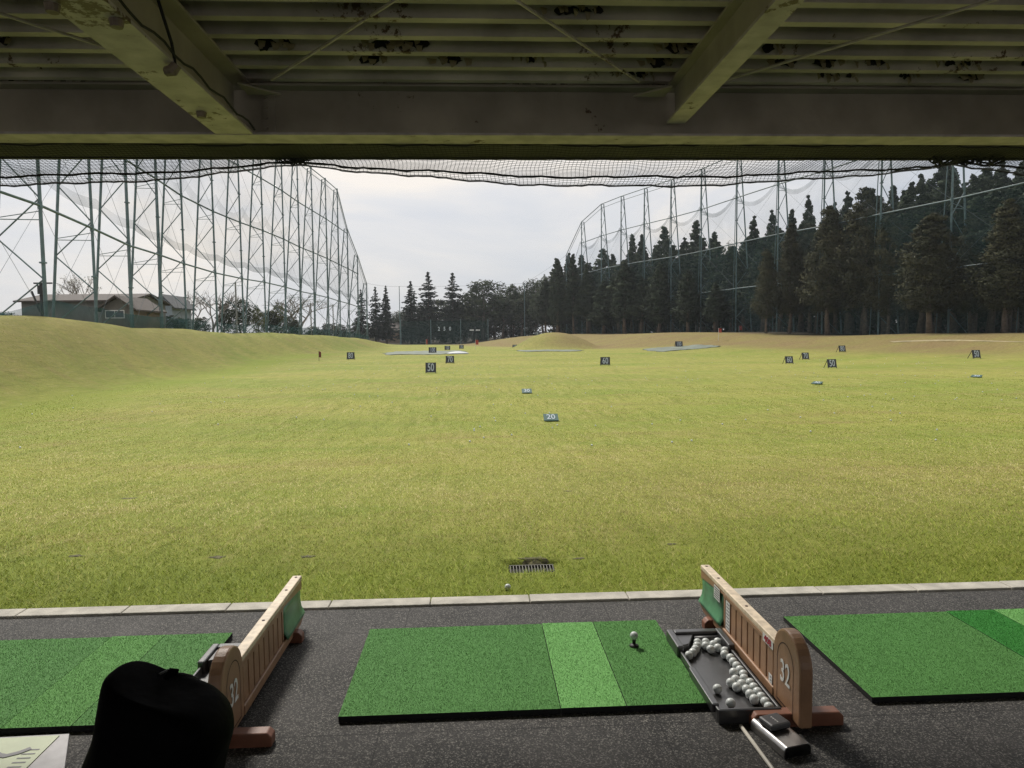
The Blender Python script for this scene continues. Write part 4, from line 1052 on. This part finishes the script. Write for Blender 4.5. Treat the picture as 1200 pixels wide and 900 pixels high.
# white boundary fence far left and small shelter under the right trees
x0, x1 = X_at(365, 175), X_at(440, 178)
t = thing('boundary_fence', 'low pale boundary fence at the far end of the left bank', 'fence', (x0, 176, H(x0, 176)-.2))
for k in range(13):
    b = MB(); xx = (x1-x0)*k/12; b.box(xx-.07, xx+.07, -.07, .07, 0, 2.3); b.build('post', M['wall_a'], t)
b = MB(); b.box(0, x1-x0, -.02, .02, .3, 1.9); b.build('panel', M['wall_d'], t)
x, d = X_at(832, 128), 128.; z = H(x, d)
t = thing('rest_shelter', 'small pale frame shelter under the trees behind the right net', 'shelter', (x, d, z))
for (a, c) in ((-2, 0), (2, 0), (-2, 2), (2, 2)):
    b = MB(); b.tube([(a, c, 0), (a, c, 2.1)], .06, 6); b.build('post', M['pole'], t)
b = MB(); b.box(-2.3, 2.3, -.3, 2.3, 2.1, 2.22); b.build('roof', M['wall_d'], t)
b = MB(); b.box(-1.6, -.6, .4, .8, 1.2, 1.7); b.box(.6, 1.2, .4, .8, 1.1, 1.5); b.build('notice', M['sticker'], t)

# ------------------------------------------------------------------ trees
def clump_tris(cs, rs, per, leaf, flat=.8, axis=True, spread=.1):
    """leaf-sized faces scattered in clumps; returns verts, faces, tone, normals"""
    V, T, N = [], [], []
    for c, r in zip(cs, rs):
        n = per
        d = rng.standard_normal((n, 3)); d /= np.linalg.norm(d, axis=1)[:, None]; d[:, 2] *= flat
        p = c+d*r*(rng.random((n, 1))**.45)
        t1 = rng.standard_normal((n, 3)); t1 /= np.linalg.norm(t1, axis=1)[:, None]
        t2 = np.cross(t1, rng.standard_normal((n, 3))); t2 /= np.linalg.norm(t2, axis=1)[:, None]
        s = leaf*(.6+.8*rng.random((n, 1)))
        V.append(np.stack([p-t1*s, p+t1*s, p+t2*s*1.3], 1))
        nv = d*.8+rng.standard_normal((n, 3))*.3
        if axis:
            h_ = np.array((c[0], c[1], 0.)); h_ = h_/max(np.linalg.norm(h_), .3); nv = nv+h_*.55
        nv[:, 2] += .25; nv /= np.linalg.norm(nv, axis=1)[:, None]
        N.append(np.repeat(nv, 3, 0)); base_t = rng.random()*.7+.1
        T.append(np.clip(base_t+spread*rng.standard_normal(n), 0, 1))
    V = np.concatenate(V).reshape(-1, 3)
    return V, np.arange(len(V)).reshape(-1, 3), np.concatenate(T), np.concatenate(N)
def cedar_mesh(h, w, bare=.22, puffs=90, per=70, leaf=.22, m_=None, pointy=1.):
    cs, rs = [], []
    for k in range(puffs):
        u = (k+.5)/puffs; u = u**.95; z = h*(bare+(1-bare)*u)
        prof = (math.sin(math.pi*min(1, (u*.86+.14)**.75))**.8 if u > .0 else .3)
        prof = max(.05, (1-u)**(.62*pointy)*(min(1, .45+u*3.2)))
        a = k*2.39996+random.uniform(-.4, .4); r_ = w/2*prof*random.uniform(.6, 1.08)*(1+.16*math.sin(a*2+k*.05))
        cs.append(np.array((r_*math.cos(a), r_*math.sin(a), z+random.uniform(-.02, .02)*h))); rs.append(w*(.03+.17*prof)*random.uniform(.75, 1.25))
    for q_, r_ in ((.94, .05), (.96, .038), (.978, .026), (.992, .014)): cs.append(np.array((0, 0, h*q_))); rs.append(w*r_)
    for k in range(int(puffs*.3)):
        u = random.random(); cs.append(np.array((0, 0, h*(bare+(1-bare)*u*.9)))); rs.append(w*.3*max(.1, (1-u)**.7))
    V, F_, T, N_ = clump_tris(cs, rs, per, leaf, .7)
    return raw_mesh('crown', V, F_, m_ or M['cedar'], T, normals=N_)
def fir_mesh(h, w, layers=34, per=130, leaf=.2, bare=.12):
    V, F_, T, N_ = [], [], [], []
    for k in range(layers):
        u = k/(layers-1); z = h*(bare+(1-bare)*u); rr = w/2*((1-u)**.8*.95+.05)*random.uniform(.75, 1.1)
        nb = max(3, int(7*(1-u)+3)); a0 = random.random()*6
        for j in range(nb):
            a = a0+6.283*j/nb+random.uniform(-.3, .3); L_ = rr*random.uniform(.55, 1.3); n = max(8, int(per*L_/(w/2)*.42))
            t_ = rng.random(n)**.8; tl_ = random.uniform(-.12, .28)+.25*u; droop = -.22*L_*t_**1.5+tl_*L_*t_+random.uniform(-.2, .2)
            wd = .22*L_*(1-t_*.7)
            s = (rng.random(n)-.5)*2*wd
            p = np.stack([np.cos(a)*L_*t_-np.sin(a)*s, np.sin(a)*L_*t_+np.cos(a)*s, z+droop+rng.standard_normal(n)*.05-.12*rng.random(n)], -1)
            t1 = np.stack([np.cos(a)+rng.standard_normal(n)*.5, np.sin(a)+rng.standard_normal(n)*.5, rng.standard_normal(n)*.3-.2], -1); t1 /= np.linalg.norm(t1, axis=1)[:, None]
            t2 = np.cross(t1, rng.standard_normal((n, 3))); t2 /= np.linalg.norm(t2, axis=1)[:, None]
            q = leaf*(.6+.8*rng.random((n, 1)))
            V.append(np.stack([p-t1*q*1.3, p+t1*q*1.3, p+t2*q], 1)); T.append(np.clip(.3+.3*random.random()+.12*rng.standard_normal(n), 0, 1))
            nv = np.array((math.cos(a)*.6, math.sin(a)*.6, .6))+rng.standard_normal((n, 3))*.35; N_.append(np.repeat(nv/np.linalg.norm(nv, axis=1)[:, None], 3, 0))
    V = np.concatenate(V).reshape(-1, 3); return raw_mesh('crown', V, np.arange(len(V)).reshape(-1, 3), M['fir'], np.concatenate(T), normals=np.concatenate(N_))
def broad_mesh(h, w, bare=.18, puffs=70, per=85, leaf=.22, m_=None, fill=.5):
    cs, rs = [], []
    for k in range(puffs):
        u = random.random(); a = k*2.39996; v = 1-2*(k+.5)/puffs
        sr = math.sqrt(1-v*v); q = random.uniform(.62, 1.0) if random.random() > .3 else random.uniform(.2, .6)
        cs.append(np.array((w/2*.86*sr*q*math.cos(a), w/2*.86*sr*q*math.sin(a), h*(bare+(1-bare)*(.5+.46*v*q))))); rs.append(w*.11*random.uniform(.7, 1.35))
    V, F_, T, N_ = clump_tris(cs, rs, per, leaf, .8); return raw_mesh('crown', V, F_, m_ or M['leaf'], T, normals=N_)
def trunk_mesh(h, r, limbs=0, spread=3., bare=.3, m_=None, top=.97):
    b = MB(); k = 7; b.tube([(r*.5*math.sin(i*1.3), r*.4*math.cos(i*1.7), h*top*i/k-(.3 if i == 0 else 0)) for i in range(k+1)], [r*(1.25 if i == 0 else 1)*(1-.85*i/k) for i in range(k+1)], 7)
    for i in range(limbs):
        z = h*(bare+(.92-bare)*i/limbs); a = i*2.4; l = spread*(1-.75*i/limbs)*random.uniform(.6, 1)
        p0 = np.array((0, 0, z)); p1 = np.array((l*.5*math.cos(a), l*.5*math.sin(a), z+l*.22)); p2 = np.array((l*math.cos(a+.2), l*math.sin(a+.2), z+l*.4))
        b.tube([p0, p1, p2], [r*.35*(1-.6*i/limbs), r*.22*(1-.6*i/limbs), r*.08], 5)
    return b.mesh('trunk', m_ or M['bark'], True)
def twig_tree(h, w, m_=None, buds=True, seed=1):
    rnd = random.Random(seed); b = MB(); tips = []
    def grow(p, d, l, r, lev):
        q = p+d*l; mid = p+d*l*.5+np.array((rnd.uniform(-.06, .06)*l, rnd.uniform(-.06, .06)*l, 0)); b.tube([p, mid, q], [r, r*.85, r*.65], 5 if lev < 2 else 3, False)
        if lev >= 5: tips.append(q); return
        for _ in range(3 if lev < 4 else 2):
            dd = nrm(d+np.array((rnd.gauss(0, .5), rnd.gauss(0, .5), rnd.gauss(.12, .3)))*(.9 if lev else .8)); grow(q, dd, l*rnd.uniform(.62, .82), r*.62, lev+1)
    grow(np.array((0, 0, -.2)), np.array((0, 0, 1.)), h*.26, .16, 0)
    ext = np.array(tips); s = h/max(ext[:, 2].max(), .1); sx = w/2/max(np.percentile(np.abs(ext[:, :2]), 97), .1)
    b.v = [(v[0]*sx, v[1]*sx, v[2]*s) for v in b.v]; tips = ext*np.array((sx, sx, s))
    crown = None
    if buds:
        V, F_, T, N_ = clump_tris(list(tips), [.28]*len(tips), 5, .06, 1.); crown = raw_mesh('crown', V, F_, m_ or M['bud'], T, normals=N_)
    return b.mesh('trunk', M['barkpale'], False), crown
def tree(name, label, x, y, crown, trunk, s=(1, 1, 1), rz=0., group=None, cat='tree'):
    t = thing(name, label, cat, (x, y, H(x, y)-.1), rz, group); t.scale = s
    link('trunk', trunk, t)
    if crown is not None: link('crown', crown, t)
    return t
# unit prototypes, 20 m tall
FR = [cedar_mesh(20, 8.2, .20, 130, 170, .125, M['cedarfront'], p) for p in (.95, 1.2, .85, 1.1)]
CE = [cedar_mesh(20, 6.6, b_, 90, 100, .18, M['cedar'], p) for (b_, p) in ((.2, 1.2), (.25, 1.4), (.16, 1.05), (.27, 1.25))]
FI = [fir_mesh(14, 5.4), fir_mesh(14, 6.2, 30), fir_mesh(14, 4.9, 36)]
BR = [broad_mesh(16, 12), broad_mesh(16, 10, .2, 60), broad_mesh(16, 11, .15, 60, 80, .22, M['bamboo'])]
TC = [trunk_mesh(20, .36, 10, 2.2, .25), trunk_mesh(20, .30, 8, 1.8, .35)]
TF = trunk_mesh(14, .25, 0); TB = trunk_mesh(16, .4, 14, 5., .2, None, .8)
def put(kind, px, top, d, wpx, label, group=None, z_=None):
    x = X_at(px, d); z = H(x, d); hh = Z_at(px, top, d)-z; w = wpx/FPX*d
    cr, tr, h0, w0, nm = {'front': (random.choice(FR), random.choice(TC), 20, 8.2, 'cedar_tree'), 'cedar': (random.choice(CE), random.choice(TC), 20, 6.6, 'cedar_tree'), 'fir': (random.choice(FI), TF, 14, 5.6, 'conifer_tree'),
                          'broad': (random.choice(BR[:2]), TB, 16, 11, 'broadleaf_tree'), 'bamboo': (BR[2], TB, 16, 11, 'broadleaf_tree')}[kind]
    return tree(nm, label, x, d, cr, tr, (w/w0, w/w0, hh/h0), random.random()*6.28, group)
FRONT = [(898, 292, 99, 34, 'slim dark cedar, leftmost of the row before the right masts'), (925, 261, 97, 46, 'dark cedar second from the left in the front row'),
         (970, 242, 90, 66, 'big olive cedar with low drooping left side in the front row'), (1013, 220, 86, 74, 'tallest cedar of the right hand front row'), (1040, 246, 82, 60, 'bushy cedar just right of the tallest front one'),
         (1088, 250, 73, 84, 'broad rounded cedar standing alone before a mast'), (1136, 248, 74, 62, 'dark cedar between the broad one and the far right one'), (1178, 232, 67, 88, 'olive cedar at the far right edge of the wood'), (1246, 238, 62, 70, 'cedar beyond the right end of the front row')]
for px, top, d, w, lab in FRONT: put('front', px, top, d, w, lab, 'front row of cedars on the right')
G_ = 'cedars in the wood behind the right net'
for px, top, d, w in ((653, 303, 182, 26), (667, 297, 190, 20), (682, 299, 186, 26), (707, 291, 175, 30), (741, 275, 165, 24), (752, 275, 160, 22), (778, 266, 152, 32), (815, 259, 143, 32), (836, 272, 140, 26), (882, 256, 122, 26), (903, 249, 118, 26), (926, 246, 115, 26),
                      (948, 250, 112, 26), (990, 228, 104, 30), (1043, 218, 98, 34), (1064, 214, 96, 30), (1100, 190, 92, 50), (1150, 198, 88, 56), (1192, 190, 86, 50), (1240, 180, 84, 50), (945, 232, 118, 24), (725, 310, 150, 30), (732, 305, 142, 26), (772, 308, 133, 28), (690, 325, 160, 28), (806, 318, 126, 26)):
    put('cedar', px, top, d, w*1.55, 'dark cedar among the dense wood behind the right net', G_)
for px, top, d, w in ((855, 282, 138, 40), (868, 300, 132, 36), (850, 296, 142, 30)):
    put('bamboo', px, top, d, w, 'yellow green leafy tree among the dark cedars', 'light green trees in the wood')
SKX = [560, 590, 627, 653, 690, 720, 745, 778, 815, 850, 880, 905, 930, 960, 1000, 1045, 1090, 1130, 1200, 1400]; SKY_ = [335, 338, 330, 318, 310, 300, 290, 282, 280, 285, 272, 265, 262, 255, 245, 235, 212, 214, 204, 180]
k = 0
for row, off in enumerate((5, 12, 20, 30)):
    px = 640+row*9
    while px < 1270:
        d = float(np.interp(px, [q[0] for q in RWALL[::-1]], [q[1] for q in RWALL[::-1]]))+off+random.uniform(-2, 2)
        top = np.interp(px, SKX, SKY_)+random.uniform(0, 20)-row*1.5
        put('cedar', px, top, d, random.uniform(6.0, 8.5)*FPX/d, 'dark cedar among the dense wood behind the right net', G_); px += random.uniform(16, 24)*(100/d)**.3; k += 1
GF = 'dark trees beyond the far end'
for px, top, d, w, kind, lab in ((424, 340, 200, 24, 'fir', 'conifer seen through the far end of the left net'), (441, 337, 205, 26, 'fir', 'conifer left of a matching one beside the far tall pole'), (453, 335, 205, 27, 'fir', 'conifer just left of the far tall pole'), (482, 331, 212, 36, 'fir', 'spiky dark conifer just right of the far tall pole'),
                           (503, 320, 216, 42, 'fir', 'tall layered conifer behind the 250 mark'), (531, 321, 216, 42, 'fir', 'tall layered conifer right of the 250 mark'), (567, 324, 218, 70, 'broad', 'big round dark tree with sky gaps at the far end'),
                           (602, 327, 224, 36, 'broad', 'rounded dark tree right of the big round one'), (628, 323, 222, 42, 'broad', 'dark tree next to the far tall pole'), (640, 318, 215, 26, 'broad', 'dark broadleaf left of the first cedars')):
    put(kind, px, top, d, w, lab, GF)
for px, top, d, w in ((555, 345, 236, 34), (520, 348, 240, 34), (490, 355, 240, 34), (470, 362, 244, 30), (590, 345, 215, 34), (612, 345, 212, 34), (636, 338, 205, 34), (580, 352, 230, 40), (600, 340, 235, 40), (622, 335, 238, 40), (655, 330, 205, 40), (545, 352, 232, 30), (560, 360, 226, 30)):
    put('broad', px, top, d, w*1.35, 'dark rounded tree filling the corner of the far wood', 'dark trees filling the far corner')
for px, top, d, w in ((1075, 205, 100, 44), (1112, 197, 104, 50), (1135, 205, 96, 48), (1168, 194, 100, 54), (1205, 196, 92, 54), (1225, 188, 98, 54), (1150, 214, 84, 44), (1020, 226, 106, 36), (1055, 224, 104, 36), (975, 238, 116, 32)):
    put('cedar', px, top, d, w*1.15, 'dark cedar among the dense wood behind the right net', G_)
for px, top, d, w in ((654, 303, 168, 24), (672, 298, 163, 26), (688, 308, 160, 26), (708, 328, 152, 34), (731, 304, 144, 28), (752, 325, 138, 30), (773, 308, 132, 30), (806, 316, 121, 32), (838, 330, 115, 30), (826, 322, 128, 30)):
    put('cedar', px, top, d, w*1.15, 'dark cedar standing on the bank before the far part of the right net', 'cedars before the far right net')
for px, top, d, w, lab in ((948, 262, 98, 50, 'dark cedar filling the gap left of the big drooping cedar'), (992, 250, 93, 56, 'dark cedar half hidden between the two biggest front cedars'), (1062, 262, 84, 54, 'dark cedar half hidden left of the broad rounded one'), (1112, 262, 80, 54, 'dark cedar half hidden right of the broad rounded one'), (1158, 252, 76, 60, 'dark cedar half hidden left of the far right cedar')):
    put('front', px, top, d, w, lab, 'front row of cedars on the right')
# trees on the left beyond the net
tk, cr = twig_tree(9, 9, None, True, 3)
x, d = X_at(97, 96), 96.; tree('budding_tree', 'round budding tree behind the long house roof', x, d, cr, tk, (1.05, 1.05, (Z_at(97, 323, d)-H(x, d))/9))
tk2, cr2 = twig_tree(8, 8, None, False, 8)
x, d = X_at(250, 105), 105.; tree('bare_tree', 'bare grey branched tree right of the pale blue house', x, d, None, tk2, (1., 1., (Z_at(250, 338, d)-H(x, d))/8))
tk3, cr3 = twig_tree(8, 10, M['leaf'], True, 21)
x, d = X_at(352, 138), 138.; tree('bare_tree', 'wide twiggy tree near the low end of the left masts', x, d, cr3, tk3, (1.25, 1.25, (Z_at(352, 343, d)-H(x, d))/8))
x, d = X_at(228, 110), 110.; tree('bare_tree', 'thin bare tree rising behind the pale blue house', x, d, None, tk3, (.6, .6, (Z_at(228, 338, d)-H(x, d))/8))
GL = 'bushy trees beyond the left net'
for px, top, d, w, kind, lab in ((263, 350, 112, 22, 'broad', 'dark bush left of the rounded green tree beyond the left net'), (281, 347, 108, 36, 'broad', 'rounded dark green tree behind the left masts'), (303, 356, 112, 24, 'bamboo', 'light green bushy tree right of the dark rounded one'),
                           (325, 353, 120, 32, 'bamboo', 'yellowish green bush before the twiggy tree'), (318, 362, 116, 26, 'broad', 'low dark bush between the light green ones'), (235, 368, 104, 30, 'broad', 'low dark bush below the bare grey tree'), (195, 366, 84, 30, 'broad', 'dark shrub in front of the pale blue house'),
                           (212, 370, 84, 22, 'broad', 'dark shrub right of the pale blue house'), (345, 372, 130, 20, 'broad', 'small dark shrub at the foot of the twiggy tree'), (368, 380, 160, 26, 'broad', 'low shrub near the pale boundary fence'), (400, 378, 190, 26, 'broad', 'low far tree above the pale boundary fence'),
                           (8, 362, 72, 44, 'broad', 'low dark shrub at the left end of the long house'), (340, 366, 170, 26, 'broad', 'distant tree showing between left masts'), (385, 376, 220, 30, 'broad', 'distant low tree beyond the boundary fence'), (418, 374, 230, 20, 'broad', 'distant low tree left of the far conifers')):
    put(kind, px, top, d, w, lab, GL)
# the dark inside of the wood: undergrowth and far thicket
def thicket(pts, h0, h1, n, name, spread):
    cs, rs = [], []
    for _ in range(n):
        k = random.uniform(0, len(pts)-1.001); i = int(k); u = k-i; x = pts[i][0]*(1-u)+pts[i+1][0]*u+random.uniform(-spread, spread); y = pts[i][1]*(1-u)+pts[i+1][1]*u+random.uniform(-spread, spread)
        cs.append(np.array((x, y, H(x, y)+random.uniform(h0, h1)))); rs.append(random.uniform(1.2, 2.6))
    V, F_, T, N_ = clump_tris(cs, rs, 60, .34, .8, False); tag(link(name, raw_mesh(name, V, F_, M['cedar'], T, normals=N_)), kind='stuff')
thicket([(X_at(p, d+16), d+16) for p, d in RWALL[1:]]+[(X_at(600, 235), 235), (X_at(470, 245), 245)], .4, 3.6, 520, 'undergrowth', 4)
thicket([(X_at(p, d+34), d+34) for p, d in RWALL[1:]]+[(X_at(600, 250), 250)], 3, 15, 700, 'forest', 5)
thicket([(-170, 150), (-140, 220), (-90, 280), (-50, 300), (-20, 290), (20, 285)], .5, 4.5, 420, 'distant_woods', 9)

# ------------------------------------------------------------------ the air over the range
b = MB(); b.box(-3200, 3200, -200, 3200, -2.2, 60)
Hz = bpy.data.materials.new('thin_haze'); Hz.use_nodes = True; nh = Hz.node_tree; nh.nodes.remove(nh.nodes['Principled BSDF'])
pv = nh.nodes.new('ShaderNodeVolumePrincipled'); pv.inputs['Density'].default_value = .0002; pv.inputs['Color'].default_value = (.86, .91, .96, 1); pv.inputs['Anisotropy'].default_value = .3
nh.links.new(pv.outputs[0], nh.nodes['Material Output'].inputs['Volume'])
tag(b.build('haze', Hz), kind='stuff')
# ------------------------------------------------------------------ sky, sun, output
W = bpy.data.worlds.new('World'); sc.world = W; W.use_nodes = True
nt = W.node_tree; bg = nt.nodes['Background']; bg.inputs['Strength'].default_value = .1
SUN_EL, SUN_AZ = 46., -24.          # degrees; azimuth from +Y, negative to the left
sky = nt.nodes.new('ShaderNodeTexSky'); sky.sky_type = 'NISHITA'; sky.sun_disc = False; sky.sun_elevation = R(SUN_EL); sky.sun_rotation = R(SUN_AZ); sky.dust_density = 3
tc = nt.nodes.new('ShaderNodeTexCoord')
def wn(scale, detail, sc3, rough=.55):
    mp = nt.nodes.new('ShaderNodeMapping'); mp.inputs['Scale'].default_value = sc3; nt.links.new(tc.outputs['Generated'], mp.inputs['Vector'])
    n = nt.nodes.new('ShaderNodeTexNoise'); n.inputs['Scale'].default_value = scale; n.inputs['Detail'].default_value = detail; n.inputs['Roughness'].default_value = rough
    n.inputs['Distortion'].default_value = .4
    nt.links.new(mp.outputs[0], n.inputs['Vector']); return n.outputs['Fac']
rp = nt.nodes.new('ShaderNodeValToRGB'); e = rp.color_ramp.elements
e[0].position = .34; e[0].color = (.75, .80, .89, 1); e[1].position = .63; e[1].color = (1.15, 1.07, .98, 1)
q = e.new(.5); q.color = (.93, .93, .95, 1)
nt.links.new(wn(2.3, 7, (1, 1, 3.2)), rp.inputs[0])
sep = nt.nodes.new('ShaderNodeSeparateXYZ'); nt.links.new(tc.outputs['Generated'], sep.inputs[0])
el = nt.nodes.new('ShaderNodeMapRange'); el.inputs['From Min'].default_value = .0; el.inputs['From Max'].default_value = .8; el.inputs['To Min'].default_value = 6.9; el.inputs['To Max'].default_value = 10.5
nt.links.new(sep.outputs['Z'], el.inputs['Value'])
cl = nt.nodes.new('ShaderNodeVectorMath'); cl.operation = 'SCALE'; nt.links.new(rp.outputs[0], cl.inputs[0]); nt.links.new(el.outputs[0], cl.inputs['Scale'])
mx = nt.nodes.new('ShaderNodeMix'); mx.data_type = 'RGBA'; mx.inputs[0].default_value = .9
nt.links.new(sky.outputs[0], mx.inputs[6]); nt.links.new(cl.outputs[0], mx.inputs[7]); nt.links.new(mx.outputs[2], bg.inputs['Color'])
sl = bpy.data.lights.new('sun', 'SUN'); sl.energy = 3.5; sl.angle = R(9); sl.color = (1, .95, .87)
so = bpy.data.objects.new('sun', sl); C.objects.link(so)
dv = Vector((math.sin(R(SUN_AZ))*math.cos(R(SUN_EL)), math.cos(R(SUN_AZ))*math.cos(R(SUN_EL)), math.sin(R(SUN_EL))))
so.rotation_euler = dv.to_track_quat('Z', 'Y').to_euler(); so.location = (-20, 30, 60)
sc.render.engine = 'CYCLES'
cy_ = sc.cycles; cy_.max_bounces = 7; cy_.diffuse_bounces = 4; cy_.transparent_max_bounces = 24; cy_.use_denoising = True; cy_.sample_clamp_indirect = 6
try: cy_.denoiser = 'OPENIMAGEDENOISE'; cy_.denoising_prefilter = 'NONE'
except Exception: pass
vs_ = sc.view_settings; vs_.view_transform = 'Standard'; vs_.look = 'None'; vs_.exposure = .12; vs_.gamma = 1; vs_.use_curve_mapping = False
sc.render.resolution_x = 1024; sc.render.resolution_y = 768
